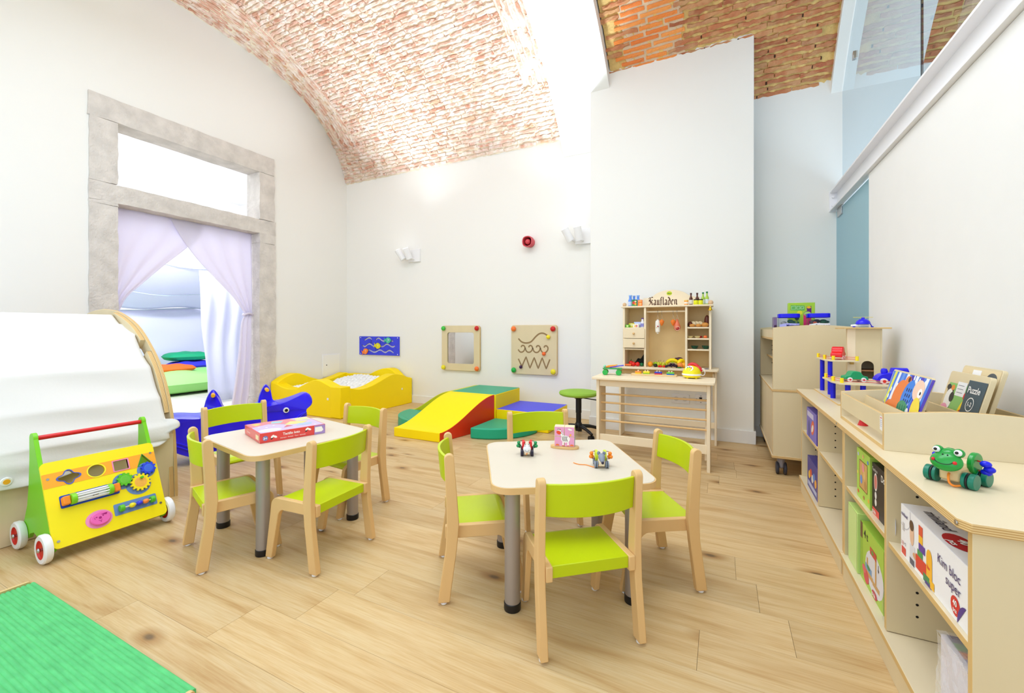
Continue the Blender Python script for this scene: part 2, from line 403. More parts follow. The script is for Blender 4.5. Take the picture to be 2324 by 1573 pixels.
def vault_surface(name, x0, x1, ph0, ph1, m, nx, nphi, shell=.1, rough=.004):
    r2 = random.Random(5); b = MB()
    b.grid(lambda u, v: vault(x0+(x1-x0)*u, ph0+(ph1-ph0)*v, r2.uniform(-rough, rough)), nx, nphi, m)
    b.grid(lambda u, v: vault(x0+(x1-x0)*u, ph0+(ph1-ph0)*v, shell), 4, 24, m)
    return struct(name, b, smooth=True)
# left bay
ceilL = vault_surface('ceiling', -5.06, -1.58, -PHI0, PHI0, MORTL, 110, 150, rough=.006)
variants = {'L': [brick_mesh(.255, .031, BRICKL, .0078) for _ in range(10)], 'R': [brick_mesh(.27, .031, BRICKR, .0075) for _ in range(9)], 'O': [brick_mesh(.26, .029, BRICKO, .003) for _ in range(5)]}
items = []
phi = PHI0-.012; row = 0
while phi > rad(-12):
    x = -4.455-rb.uniform(0, .03); first = True; xe = -1.62 if phi < rad(30) else -1.6
    if phi > rad(43): x = -5.0+rb.uniform(-.1, 0)        # lowest courses run to the wall
    while x < xe:
        l = rb.uniform(.06, .30) if first else rb.uniform(.17, .30); first = False; xm = x+l/2
        if x+l > xe: l = xe-x; xm = x+l/2
        if x < -1.93 < x+l+.05 and rad(5) < phi < rad(42): l = -1.92-x; xm = x+l/2
        if l > .03 and not (x < -4.5 and phi < rad(43)):
            if not (xm > -1.92 and rad(5) < phi < rad(42)):
                items.append((vframe(xm, phi+rb.uniform(-.002, .002)) @ Matrix.Rotation(rb.uniform(-.025, .025), 4, 'Z'), (l-.012)/.255, 'L'))
        x += l
    phi -= .047/VR; row += 1
for xs, pa, pb in (([-4.98+.056*i for i in range(10)], rad(-8), rad(43)), ([-1.885+.056*i for i in range(6)], rad(5), rad(42))):
    for x in xs:                                          # edge rings: bricks laid along the arch
        phi = pa+rb.uniform(0, .05)
        while phi < pb:
            l = rb.uniform(.18, .28)
            items.append((vframe(x, phi+l/2/VR, True) @ Matrix.Rotation(rb.uniform(-.03, .03), 4, 'Z'), (l-.012)/.255, 'L')); phi += l/VR
lay(ceilL, variants, items, 290)
# right bay, with a patch of newer orange bricks
ceilR = vault_surface('ceiling', -1.0, .9, -PHI0, PHI0, MORTR, 80, 150, rough=.009)
items = []; crev = []; phi = PHI0-.010; row = 0
while phi > rad(-5):
    x = -1.02-rb.uniform(0, .2)
    while x < .9:
        l = rb.uniform(.2, .3); xm = x+l/2
        if xm < .87 and xm > -1.0:
            lo, hi = -.80, -.34
            orange = lo < xm < hi and phi < rad(46.5)
            l2 = min(l, .88-x)
            if orange: l2 = min(l2, hi-x+.05)
            items.append((vframe(x+l2/2, phi+rb.uniform(-.0015, .0015)) @ Matrix.Rotation(rb.uniform(-.02, .02), 4, 'Z'), (l2-(.014 if orange else .007))/.27, 'O' if orange else 'R'))
            if not orange and rb.random() < .35: crev.append(vframe(x+l2, phi))
        x += l
    phi -= .051/VR; row += 1
lay(ceilR, variants, items, 290)
b = MB()
for M_ in crev:
    b.M = M_; b.box((0, rb.uniform(-.003, .003), .006), (rb.uniform(.006, .014), rb.uniform(.014, .026), .018), mat('joint_shade', (70, 42, 24), .95))  # dark boxes paint the shade of deep gaps between bricks
o = P('joint_shade_boxes', b, ceilR, smooth=False); o['kind'] = 'stuff'
b = MB(); r2 = random.Random(2)
b.grid(lambda u, v: vault(-.84+.52*u+.015*sin(v*31), rad(20)+rad(27.5)*v, -.005), 8, 24, MORTO); P('mortar_patch', b, ceilR)
# bay beyond the glass
ceilB = vault_surface('ceiling', 1.42, 3.4, rad(-20), PHI0, MORTR, 30, 40)
items = []; phi = PHI0-.01
while phi > rad(18):
    x = 1.46-rb.uniform(0, .2)
    while x < 3.2:
        l = rb.uniform(.2, .3)
        items.append((vframe(x+l/2, phi), (l-.014)/.27, 'R')); x += l
    phi -= .051/VR
lay(ceilB, variants, items, 150)
# plastered transverse arches
def arch_band(name, x0, x1, r0, r1, m):
    b = MB(); n = 48
    ring = []
    for i in range(n+1):
        a = -PHI0*1.06+2*PHI0*1.06*i/n
        ring.append([b.vert((x, VY+r*sin(a), VZ+r*cos(a))) for x, r in ((x0, r0), (x1, r0), (x1, r1), (x0, r1))])
    for p, q in zip(ring, ring[1:]):
        for k in range(4): b.face((p[k], q[k], q[(k+1) % 4], p[(k+1) % 4]), m)
    b.face(ring[0], m); b.face(ring[-1][::-1], m)
    return struct(name, b)
arch_band('trim_1', -1.615, -1.01, 2.69, 2.9, WALL)
arch_band('trim_2', .855, 1.45, 2.74, 2.9, WALL)

# ---- walls
wl = MB()
wl.bx((-5.30, -.35, 0), (-5.03, 1.76, 4.6), WALL).bx((-5.30, 3.40, 0), (-5.03, 4.75, 4.6), WALL).bx((-5.30, 1.76, 3.08), (-5.03, 3.40, 4.6), WALL)
struct('wall_left', wl, smooth=False)
struct('wall_back', MB().bx((-5.03, 4.6, 0), (-.9, 4.8, 4.2), WALL).bx((-.2, 4.58, 0), (3.4, 4.8, 4.2), WALL), smooth=False)
struct('wall_pillar', MB().bx((-1.204, 4.24, 0), (.248, 4.62, 3.9), WALL), bevel=.004)
struct('wall_right', MB().bx((.87, -.35, 0), (.95, 3.57, 2.028), mat('partition_paint', (236, 236, 235), .85, var=(5, .012), spec=.2)), bevel=.002)
BB = mat('skirting_paint', (236, 235, 234), .5)
struct('baseboard_back', MB().bx((-5.03, 4.588, 0), (-1.216, 4.6, .1), BB), bevel=.002)
struct('baseboard_pillar', MB().bx((-1.216, 4.226, 0), (.262, 4.24, .112), BB).bx((-1.216, 4.24, 0), (-1.204, 4.6, .112), BB).bx((.248, 4.24, 0), (.262, 4.6, .112), BB), bevel=.002)
struct('baseboard_recess', MB().bx((.262, 4.566, 0), (.9, 4.58, .1), BB), bevel=.002)
struct('baseboard_left', MB().bx((-5.03, 3.47, 0), (-5.018, 4.588, .1), BB), bevel=.002)

# ---- old limestone door frame with transom
door = bpy.data.objects.new('door_1', None); COL.objects.link(door); door['kind'] = 'structure'; door['label'] = 'old limestone door frame with an open transom in the left wall'
def stone(y0, y1, z0, z1, seed, n=12):
    r3 = random.Random(seed); b = MB(); a, c = (-5.26, y0, z0), (-5.006, y1, z1)
    ny = max(2, int((y1-y0)/.07)); nz = max(2, int((z1-z0)/.07)); nx = 3
    V = {}
    def g(i, j, k):
        if (i, j, k) not in V:
            J = lambda s: r3.uniform(-s, s)
            p = [a[0]+(c[0]-a[0])*i/nx, a[1]+(c[1]-a[1])*j/ny, a[2]+(c[2]-a[2])*k/nz]
            ed = (i == nx)+(j in (0, ny))+(k in (0, nz)); s = .0022+.002*(ed > 1)
            V[(i, j, k)] = b.vert((p[0]+(J(s)-(.005 if ed > 1 else 0) if i == nx else 0), p[1]+J(s), p[2]+J(s*.7)))
        return V[(i, j, k)]
    for j in range(ny):
        for k in range(nz): b.face((g(nx, j, k), g(nx, j+1, k), g(nx, j+1, k+1), g(nx, j, k+1)), STONE)
    for i in range(nx):
        for k in range(nz):
            b.face((g(i, 0, k), g(i+1, 0, k), g(i+1, 0, k+1), g(i, 0, k+1)), STONE); b.face((g(i+1, ny, k), g(i, ny, k), g(i, ny, k+1), g(i+1, ny, k+1)), STONE)
        for j in range(ny):
            b.face((g(i, j+1, 0), g(i+1, j+1, 0), g(i+1, j, 0), g(i, j, 0)), STONE); b.face((g(i, j, nz), g(i+1, j, nz), g(i+1, j+1, nz), g(i, j+1, nz)), STONE)
    P('stone_block', b, door)
for i, q in enumerate(((1.712, 1.914, 0, 1.12), (1.712, 1.914, 1.122, 2.13), (1.708, 3.462, 2.163, 2.330), (1.712, 1.912, 2.335, 2.90), (1.705, 3.442, 2.905, 3.115),
                       (3.257, 3.448, 2.333, 2.903), (3.257, 3.456, 2.05, 2.162), (3.257, 3.462, .17, 2.048), (3.245, 3.47, 0, .168), (1.712, 1.914, 2.132, 2.161))):
    stone(*q, seed=i)

# ---- upper glazing, steel beam, frosted door on the right
def glass_mat(name, tint, f=1.):
    m = bpy.data.materials.new(name); m.use_nodes = True; nt = m.node_tree; N = nt.nodes; L = nt.links; N.clear()
    o = N.new('ShaderNodeOutputMaterial'); mx = N.new('ShaderNodeMixShader'); t = N.new('ShaderNodeBsdfTransparent'); g = N.new('ShaderNodeBsdfGlossy'); fr = N.new('ShaderNodeFresnel')
    t.inputs[0].default_value = (*tint, 1); g.inputs['Roughness'].default_value = .0; fr.inputs[0].default_value = 1.5
    mm = N.new('ShaderNodeMath'); mm.operation = 'MULTIPLY'; mm.use_clamp = True; mm.inputs[1].default_value = f; L.new(fr.outputs[0], mm.inputs[0])
    ge = N.new('ShaderNodeNewGeometry'); inv = N.new('ShaderNodeMath'); inv.operation = 'SUBTRACT'; inv.inputs[0].default_value = 1.; L.new(ge.outputs['Backfacing'], inv.inputs[1])
    m2 = N.new('ShaderNodeMath'); m2.operation = 'MULTIPLY'; L.new(mm.outputs[0], m2.inputs[0]); L.new(inv.outputs[0], m2.inputs[1]); mm = m2
    L.new(mm.outputs[0], mx.inputs[0]); L.new(t.outputs[0], mx.inputs[1]); L.new(g.outputs[0], mx.inputs[2]); L.new(mx.outputs[0], o.inputs[0]); return m
GLASS = glass_mat('clear_glass', (.80, .88, .93), 1.6)
win = bpy.data.objects.new('window_1', None); COL.objects.link(win); win['kind'] = 'structure'; win['label'] = 'frameless glass panes above the white steel beam'
def pane(y0, y1):
    pts = [(y1, 2.2), (y0, 2.2)]; b = MB()
    top = []
    for i in range(13):
        yy = y0+(y1-y0)*i/12; top.append((yy, max(2.25, VZ+sqrt(max(.01, 2.73**2-(yy-VY)**2)))))
    pts = [(y0, 2.2), (y1, 2.2)]+top[::-1]
    b.M = Matrix.Translation((.935, 0, 0)) @ YZ; b.prism(pts, 0, .010, GLASS); P('glass_pane', b, win, smooth=False)
pane(2.952, 4.575); pane(1.3, 2.946); pane(-.3, 1.294)
P('glass_clamp', MB().bx((.925, 4.19, 3.13), (.955, 4.225, 3.19), CHROME), win, bevel=.002)
P('sealing_strip', MB().bx((.934, 2.9465, 2.2), (.944, 2.9515, 4.2), mat('dark_seal', (60, 66, 70), .5)), win)
beam = MB(); BM = mat('white_steel', (238, 238, 242), .5)
beam.bx((.845, -.35, 2.185), (.955, 4.58, 2.2), BM).bx((.895, -.35, 2.045), (.91, 4.58, 2.19), BM).bx((.845, -.35, 2.03), (.955, 4.58, 2.045), BM)
tb = struct('trim_3', beam, bevel=.002)
P('end_plate', MB().bx((.84, 4.565, 2.025), (.96, 4.58, 2.205), BM), tb, bevel=.002)
for z in (2.075, 2.15): P('bolt', MB().cyl((.865, 4.567, z), (.865, 4.548, z), .010, BM, 6), tb)
FROST = mat('frosted_glass', (166, 214, 230), .35, var=(1.2, .02), trans=.3)
dr = bpy.data.objects.new('door_2', None); COL.objects.link(dr); dr['kind'] = 'structure'; dr['label'] = 'frosted blue green glass door under the steel beam'
P('glass_leaf', MB().bx((.893, 3.575, .004), (.903, 4.574, 2.022), FROST), dr)
P('hinge_clamp', MB().bx((.882, 4.36, 1.955), (.914, 4.50, 2.03), CHROME), dr, bevel=.003)

# ---- small things on the walls
def wall_lamp(x, z, tilts, label):
    t = thing('wall_spotlight', label, 'lamp', (x, 4.6, z), 0, 'white twin spotlights on the back wall')
    P('wall_plate', MB().bx((-.075, -.028, -.085), (.115, 0, .085), WHITE), t, bevel=.003)
    for dx, (ax, az, L_) in zip((-.10, .0), tilts):
        d = Vector((ax, -.35, az)).normalized(); p = Vector((dx, -.095, -.055)); q = p+d*.15
        b = MB().cyl(p, q, .042, WHITE, 24); h = P('lamp_head', b, t)
        P('lens', MB().cyl(q, q+d*.002, .036, mat('lamp_lens', (255, 252, 244), .3, emit=6), 20), h)
        P('joint', MB().cyl((dx+.02, -.02, -.05), (dx, -.095, -.04), .012, WHITE, 10), h)
wall_lamp(-3.76, 1.995, ((-.55, 1, 0), (-.2, 1, 0)), 'white twin spotlight on the back wall above the fish board')
wall_lamp(-1.40, 2.03, ((-.45, 1, 0), (-.1, 1, 0)), 'white twin spotlight beside the pillar, right of the red alarm')
t = thing('alarm_sounder', 'small red fire alarm sounder high on the back wall', 'alarm', (-2.03, 4.6, 2.02))
AR = mat('alarm_red', (206, 66, 78), .4)
P('alarm_base', MB().cyl((0, 0, 0), (0, -.05, 0), .058, AR, 24), t, bevel=.003)
b = MB(); b.M = XZ.copy()
o1 = smoothpts([(.062*cos(2*pi*k/8)*(1.08 if k % 2 else 1), .062*sin(2*pi*k/8)*(1.08 if k % 2 else 1)) for k in range(8)], 4, True)
for pts, h0, h1 in ((o1, .04, .10),):
    n = len(pts); A = [b.vert((p[0], p[1], h0)) for p in pts]; B = [b.vert((p[0], p[1], h1)) for p in pts]; Cc = [b.vert((p[0]*.85, p[1]*.85, h1)) for p in pts]; D = [b.vert((p[0]*.7, p[1]*.7, h0+.01)) for p in pts]
    for k in range(n):
        q = (k+1) % n
        b.face((A[k], A[q], B[q], B[k]), AR); b.face((B[k], B[q], Cc[q], Cc[k]), AR); b.face((Cc[k], Cc[q], D[q], D[k]), AR)
    b.face(D, mat('alarm_dark', (130, 40, 50), .5))
P('horn', b, t)
P('horn_cone', MB().sph((0, -.075, -.002), .034, AR, 16, 8, (1, .8, 1)), t)
t = thing('access_panel', 'small white access hatch low on the left wall behind the ball pit', 'panel', (-5.03, 4.318, .48))
P('frame', MB().bx((0, -.155, -.165), (.006, .155, .165), WHITE), t, bevel=.001)
P('hatch_door', MB().bx((.004, -.143, -.153), (.010, .143, .153), mat('hatch', (245, 244, 240), .5)), t, bevel=.002)
P('lock', MB().cyl((.009, -.085, .01), (.012, -.085, .01), .008, BLACK, 12), t)
t = thing('wall_socket', 'white double socket on the pillar behind the shop counter', 'socket', (-.347, 4.24, .352))
P('cover_plate', MB().bx((-.0775, -.009, -.043), (.0775, 0, .043), WHITE), t, bevel=.003)
for dx in (-.037, .037):
    b = MB(); b.M = Matrix.Translation((dx, -.0092, 0)) @ XZ
    b.disc((0, 0), .021, mat('socket_well', (214, 214, 214), .5), 0)
    for q in (-.0095, .0095): b.disc((q, 0), .003, BLACK, .0004, n=10)
    P('socket_insert', b, t)
t = thing('cable_outlet', 'white outlet panel with black data ports right of the double socket', 'socket', (-.15, 4.24, .362))
P('cover_plate', MB().bx((-.07, -.009, -.043), (.075, 0, .043), WHITE), t, bevel=.003)
b = MB(); b.M = Matrix.Translation((0, -.0094, 0)) @ XZ
for x, y_, w, h in ((-.025, .0, .024, .034), (.048, .0, .012, .03), (-.024, .028, .014, .004), (-.024, -.03, .012, .004)): b.poly([(x-w/2, y_-h/2), (x+w/2, y_-h/2), (x+w/2, y_+h/2), (x-w/2, y_+h/2)], BLACK)
for tx, x in (('Fa', -.063), ('pg', -.004), ('Fa', .021)): b.text(tx, x, -.01, .017, BLACK, 0, bold=.0008)
P('port', b, t)

# ================================================================ SIDE ROOM SEEN THROUGH THE DOOR
struct('floor', MB().bx((-9.2, 0, -.1), (-5.25, 5.6, -.001), mat('grey_boards', (212, 208, 198), .6, var=(5, .12, (.4, 6, 1)))))
struct('wall_side', MB().bx((-9.3, 0, 0), (-9.1, 5.6, 3.6), WALL).bx((-9.2, 5.5, 0), (-5.3, 5.7, 3.6), WALL).bx((-9.2, -.1, 0), (-5.3, .05, 3.6), WALL), smooth=False)
struct('ceiling', MB().bx((-9.3, 0, 3.6), (-5.28, 5.7, 3.7), WALL), smooth=False)
TENT = mat('tent_cloth', (230, 232, 250), .9, bump=(6, .25), spec=.1)
t = thing('play_tent', 'pale blue white cloth tent filling the side room behind the curtain', 'tent', (-7.6, 3.4, 0))
def wrinkle(u, v, a=.02): return a*(sin(u*9+v*4)+.6*sin(u*17-v*11+1)+.4*sin(v*23+u*5))
P('back_sheet', MB().grid(lambda u, v: (-1.0+wrinkle(u, v), -2.2+4.0*u, .0+1.35*v+.04*sin(u*pi*3)*v), 40, 14, TENT), t, solid=.004)
P('side_sheet', MB().grid(lambda u, v: (-1.0+2.1*u, 1.8+wrinkle(u, v), 1.45*v), 24, 14, TENT), t, solid=.004)
P('roof_sheet', MB().grid(lambda u, v: (-1.0+2.1*v+wrinkle(v, u, .012), -2.2+4.0*u, 1.36+1.05*v-.18*sin(pi*v)+.03*sin(u*pi*6)), 40, 16, TENT), t, solid=.004)
SEAM = mat('tent_seam', (188, 202, 216), .9)
b = MB()
for f in (.35, .7): b.tube([(-1.0+2.1*f+.004, -2.2+4.0*u/20, 1.36+1.05*f-.18*sin(pi*f)-.012+.03*sin(u/20*pi*6)) for u in range(21)], .006, SEAM, 6)
b.tube([(-.975+wrinkle(u/20, 1), -2.2+4.0*u/20, 1.34+.04*sin(u/20*pi*3)) for u in range(21)], .007, SEAM, 6)
P('seam', b, t)
def folds(y, z, amp=.02, k=28): return amp*sin(y*k+1.3*sin(z*3))
P('entrance_flap', MB().grid(lambda u, v: (1.45+folds(u*.55, v*2, .022, 40)+.02*sin(v*9), -.12+.60*u-.10*v*(1-u), .02+1.75*v), 26, 12, TENT), t, solid=.004)
BAGL = mat('light_green_fabric', (158, 226, 128), .7, bump=(7, .5)); 
def pillow(name, c, d, m, label, rz=0., puff=2.6, flat=.35, group=None, cat='cushion', wr=.012):
    r4 = random.Random(len(label)*7); a1, a2 = r4.uniform(0, 6), r4.uniform(0, 6); b = MB()
    def fn(u, v, sgn):
        x, y_ = u*2-1, v*2-1; h = (max(0, 1-abs(x)**puff)*max(0, 1-abs(y_)**puff))**flat
        k = 1-.07*(x*x*y_*y_)
        return (x*d[0]/2*k, y_*d[1]/2*k, d[2]/2+sgn*h*d[2]/2+wr*sin(x*5+a1)*sin(y_*6+a2)*h*(sgn > 0))
    b.grid(lambda u, v: fn(u, v, 1), 18, 18, m); b.grid(lambda u, v: fn(u, 1-v, -1), 18, 18, m)
    return solo(name, b, label, cat, c, rz, group)
pillow('bean_bag', (-7.85, 3.55, 0), (1.4, 2.0, .36), BAGL, 'big light green floor bean bag in the side room', 0, 3.2, .42, cat='bean bag', wr=.035)
pillow('cushion', (-7.62, 3.50, .325), (.42, .66, .13), mat('orange_fabric', (246, 106, 30), .7), 'orange cushion on top of the green bean bag', .1)
pillow('cushion', (-7.95, 3.98, .325), (.45, .6, .15), mat('blue_fabric', (50, 50, 210), .7), 'blue cushion half hidden beneath the dark green cushion', .2)
pillow('cushion', (-8.02, 3.96, .47), (.45, .62, .15), mat('green_fabric', (10, 158, 110), .7), 'dark green cushion piled on the blue one by the curtain', -.15)
pillow('cushion', (-8.25, 3.0, .30), (.45, .5, .20), BAGL, 'light green cushion at the left end of the bean bag', .1)
# door curtains
CURT = mat('lilac_white_voile', (244, 240, 252), .9, bump=(60, .05), spec=.1)
def translucent(m, f):
    nt = m.node_tree; N = nt.nodes; L = nt.links; b = N['Principled BSDF']; o = N['Material Output']; t = N.new('ShaderNodeBsdfTranslucent'); x = N.new('ShaderNodeMixShader')
    t.inputs[0].default_value = b.inputs['Base Color'].default_value; x.inputs[0].default_value = f
    L.new(b.outputs[0], x.inputs[1]); L.new(t.outputs[0], x.inputs[2]); L.new(x.outputs[0], o.inputs[0])
translucent(CURT, .35); translucent(TENT, .3)
def interp(P_, t):
    for (t0, v0), (t1, v1) in zip(P_, P_[1:]):
        if t <= t1: return v0+(v1-v0)*(t-t0)/(t1-t0)
    return P_[-1][1]
cr = thing('curtain', 'white voile curtain tied to the right side of the stone doorway', 'curtain', (-5.16, 3.25, 0), 0, 'doorway curtains')
RIN = smoothpts([(2.155, -.86), (1.98, -.76), (1.80, -.63), (1.60, -.44), (1.40, -.235), (1.25, -.12), (1.175, -.075)], 5)
def ycurt(rows_, zz):   # rows descending in z
    for (z0, y0), (z1, y1) in zip(rows_, rows_[1:]):
        if zz >= z1: return y0+(y1-y0)*(z0-zz)/(z0-z1)
    return rows_[-1][1]
P('upper_drape', MB().grid(lambda u, v: (-.012*sin(u*22+v*2)*(.4+.6*v)-.03*(1-u)*(v > 2), (lambda yi: yi*(1-u)+.0*u)(ycurt(RIN, 2.155-.98*v))-.0, 2.166-.991*v), 40, 30, CURT), cr, solid=.003)
TL = smoothpts([(1.175, -.075), (1.08, -.125), (.8, -.15), (.4, -.20), (.05, -.255)], 5)
P('lower_drape', MB().grid(lambda u, v: (.025*sin(u*15+.6*v)*min(1, .25+v), (ycurt(TL, 1.175-1.14*v))*(1-u)-(.005+.055*v**3)*u, 1.175-1.14*v), 40, 24, CURT), cr, solid=.003)
P('tie_band', MB().tube([(.03*cos(a), -.045+.055*sin(a), 1.18+.012*cos(a*2)) for a in [2*pi*k/16 for k in range(16)]], .012, CURT, 8, closed=True), cr)
cl = thing('curtain', 'white voile curtain tied to the left side of the stone doorway', 'curtain', (-5.18, 1.92, 0), 0, 'doorway curtains')
LIN = smoothpts([(2.155, .80), (2.0, .74), (1.86, .635), (1.65, .43), (1.45, .25), (1.30, .12), (1.12, .05)], 5)
P('upper_drape', MB().grid(lambda u, v: (-.014*sin(u*20+v*2)*(.4+.6*v), ycurt(LIN, 2.155-1.03*v)*u, 2.166-1.041*v), 40, 30, CURT), cl, solid=.003)
P('lower_drape', MB().grid(lambda u, v: (.022*sin(u*15)*min(1, .25+v), .006+u*(.06+.12*v), 1.13-1.09*v), 30, 16, CURT), cl, solid=.003)
P('tie_band', MB().tube([(.028*cos(a), .035+.05*sin(a), 1.13) for a in [2*pi*k/16 for k in range(16)]], .012, CURT, 8, closed=True), cl)
# ================================================================ TABLES AND CHAIRS
def make_table(label, loc, rz):
    t = thing('play_table', label, 'table', loc, rz, 'low square tables')
    P('tabletop', MB().prism(rrect(.592, .592, .062, 6), .438, .4605, TOPW), t, bevel=.0015)
    o = rrect(.600, .600, .066, 6); i = rrect(.5915, .5915, .0615, 6); b = MB(); n = len(o)
    A = [b.vert((*p, .4365)) for p in o]; B = [b.vert((*p, .4585)) for p in o]; Cc = [b.vert((*p, .4585)) for p in i]; D = [b.vert((*p, .4365)) for p in i]
    for k in range(n):
        q = (k+1) % n
        for X, Y in ((A, B), (B, Cc), (Cc, D), (D, A)): b.face((X[k], X[q], Y[q], Y[k]), BEECH)
    P('edge_band', b, t)
    for sx in (-1, 1):
        for sy in (-1, 1):
            l = P('leg', MB().lathe([(.028, .022), (.028, .4375)], STEEL, 28), t); l.location = (sx*.222, sy*.222, 0)
            P('foot_cap', MB().lathe([(.0295, 0), (.0305, .004), (.0305, .026), (.0285, .028)], BLACK, 28), l)
    return t
make_table('low cream square table carrying the red game box', (-2.008, 1.462, 0), rad(-10.4))
make_table('low cream square table carrying the animal pull toys', (-.600, 1.670, 0), rad(31.6))
def make_chair():
    t = thing('nursery_chair', 'x', 'chair', group='lime and beech nursery chairs')
    side = [(-.142, .228), (.045, .228)]+arcpts(.045, .188, .040, pi/2, .12, 6)+[(.122, .009), (.160, .009)]+[(.128, .215)]+arcpts(.085, .235, .040, .0, pi/2, 7)+[(-.142, .275)]
    for sx in (-1, 1):
        b = MB(); b.M = YZ.copy(); b.prism(side, sx*.139-.011, sx*.139+.011, BEECH)
        l = P('front_leg', b, t, bevel=.003); P('foot_glide', MB().lathe([(.009, 0), (.012, .003), (.012, .007), (.008, .0095)], WHITE, 14), l).location = (sx*.139, .142, 0)
        post = [(-.168, .009), (-.126, .009), (-.100, .20), (-.092, .29), (-.100, .40), (-.1105, .525)]+arcpts(-.1285, .527, .018, .0, pi, 8)+[(-.140, .40), (-.136, .29), (-.140, .20)]
        b = MB(); b.M = YZ.copy(); b.prism(post, sx*.1625-.0125, sx*.1625+.0125, BEECH)
        l = P('back_leg', b, t, bevel=.003); P('foot_glide', MB().lathe([(.009, 0), (.012, .003), (.012, .007), (.008, .0095)], WHITE, 14), l).location = (sx*.1625, -.147, 0)
    seat = [(-.135, .236), (-.135, .274), (.072, .274)]+arcpts(.072, .240, .034, pi/2, .25, 6)+[(.092, .238)]+arcpts(.068, .236, .024, .3, pi/2, 5)+[(-.118, .258), (-.120, .236)]
    b = MB(); b.M = YZ.copy(); b.prism(seat[::-1], -.1285, .1285, LIME); P('seat', b, t, bevel=.002)
    b = MB(); n = 20
    R_ = []
    for i in range(n+1):
        u = -1+2*i/n; x = .150*u; yc = -.116-.036*(1-u*u)-.004; k = .004*(1-u*u)
        R_.append([b.vert(p) for p in ((x, yc-.0055, .424), (x, yc+.0055, .424), (x, yc+.0015-.006, .526+k), (x, yc-.0095-.006, .526+k))])
    for p, q in zip(R_, R_[1:]):
        for k in range(4): b.face((p[k], q[k], q[(k+1) % 4], p[(k+1) % 4]), LIME)
    b.face(R_[0], LIME); b.face(R_[-1][::-1], LIME)
    P('backrest', b, t, bevel=.002)
    return t
proto = make_chair()
for i, (mx, my, th, lab) in enumerate((
    (-.372, 1.308, 39.9, 'lime green nursery chair nearest the camera, its back turned to us'),
    (-.988, 1.422, -54.4, 'lime green nursery chair left of the table with pull toys'),
    (-.928, 2.205, -139.3, 'lime green nursery chair behind the zebra block puzzle, in front of the foam steps'),
    (-.176, 1.898, 122, 'lime green nursery chair right of the pull toy table, before the shop counter'),
    (-2.054, 1.065, -18.5, 'lime green nursery chair nearest the push walker'),
    (-1.508, 1.352, 93.4, 'lime green nursery chair right of the game box table, back towards the other table'),
    (-1.910, 1.885, 174, 'lime green nursery chair facing us before the yellow ball pit'),
    (-2.676, 1.586, -100, 'lime green nursery chair in front of the blue rocker'))):
    c = proto if i == 0 else copytree(proto)
    a = rad(th); c.location = (mx-.128*sin(a), my+.128*cos(a), 0); c.rotation_euler = (0, 0, a); c['label'] = lab
# ---- game box
t = thing('game_box', 'flat red and lilac game box lying on the left table', 'game box', (-1.946, 1.266, .4605), atan2(.283, .096))
GBR = mat('box_red', (226, 66, 62), .3, coat=.4); GBL = mat('box_lilac', (198, 178, 222), .3, coat=.4)
P('box_base', MB().bx((.0, .0, .0), (.30, .268, .022), GBR), t, bevel=.0015)
P('box_lid', MB().bx((-.001, -.001, .006), (.301, .269, .047), GBR), t, bevel=.0015)
b = MB(); b.M = Matrix.Translation((0, 0, .0473))
b.poly([(.004, .004), (.296, .004), (.296, .265), (.004, .265)], C((205, 184, 226), .3))
for pts, c in (([(.004, .16), (.09, .20), (.16, .13), (.22, .17), (.21, .265), (.004, .265)], (232, 130, 140)), ([(.14, .12), (.22, .10), (.27, .15), (.19, .19)], (240, 214, 130)), ([(.18, .06), (.25, .05), (.27, .10), (.20, .11)], (168, 190, 226)),
               ([(.03, .19), (.06, .21), (.05, .25), (.02, .24)], (240, 200, 90)), ([(.10, .20), (.14, .18), (.17, .23), (.12, .25)], (150, 200, 210)), ([(.22, .19), (.29, .18), (.29, .25), (.23, .25)], (226, 224, 150)), ([(.12, .06), (.17, .075), (.15, .11)], (210, 90, 100))): b.poly(pts, C(c, .3), .0003)
b.disc((.055, .045), .05, C((250, 250, 252), .3), .0005, .038)
for x, y_ in ((.06, .12), (.10, .15), (.26, .03), (.035, .155)): b.disc((x, y_), .006, C((250, 250, 250), .3), .0005, n=8)
P('lid_print', b, t)
b = MB(); b.M = frame((0, -.0013, 0), (1, 0, 0), (0, 0, 1)); WP = C((252, 246, 240), .3)
b.disc((.022, .022), .0115, C((120, 130, 190), .3), .0002); b.text('3+', .0125, .0165, .016, WP, .0004, bold=.0005)
b.text('Tactilo loto', .137, .025, .0165, WP, .0002, 'CENTER', .0004); b.text('Animaux · Animals · Tiere · Animales', .145, .0105, .0078, WP, .0002, 'CENTER')
for x, y_ in ((.058, .022), (.215, .032)):
    b.disc((x-.005, y_+.004), .009, WP, .0003, .005, rot=.7); b.disc((x+.007, y_+.001), .009, WP, .0003, .005, rot=-.5); b.disc((x-.008, y_-.006), .006, C((60, 40, 40), .3), .0002, .003, rot=.4)
b.poly([(.246, .001), (.2995, .001), (.2995, .046), (.246, .046)], C((168, 140, 200), .3), .0001); b.poly([(.249, .012), (.282, .012), (.291, .020), (.282, .038), (.249, .038)], WP, .0003)
P('side_print', b, t)
b = MB(); b.M = frame((-.0013, .268, 0), (0, -1, 0), (0, 0, 1)); b.poly([(.20, .012), (.25, .012), (.25, .034), (.20, .034)], C((244, 220, 170), .3), .0001); b.text('Tactilo loto', .05, .02, .012, WP, .0002)
P('end_print', b, t)
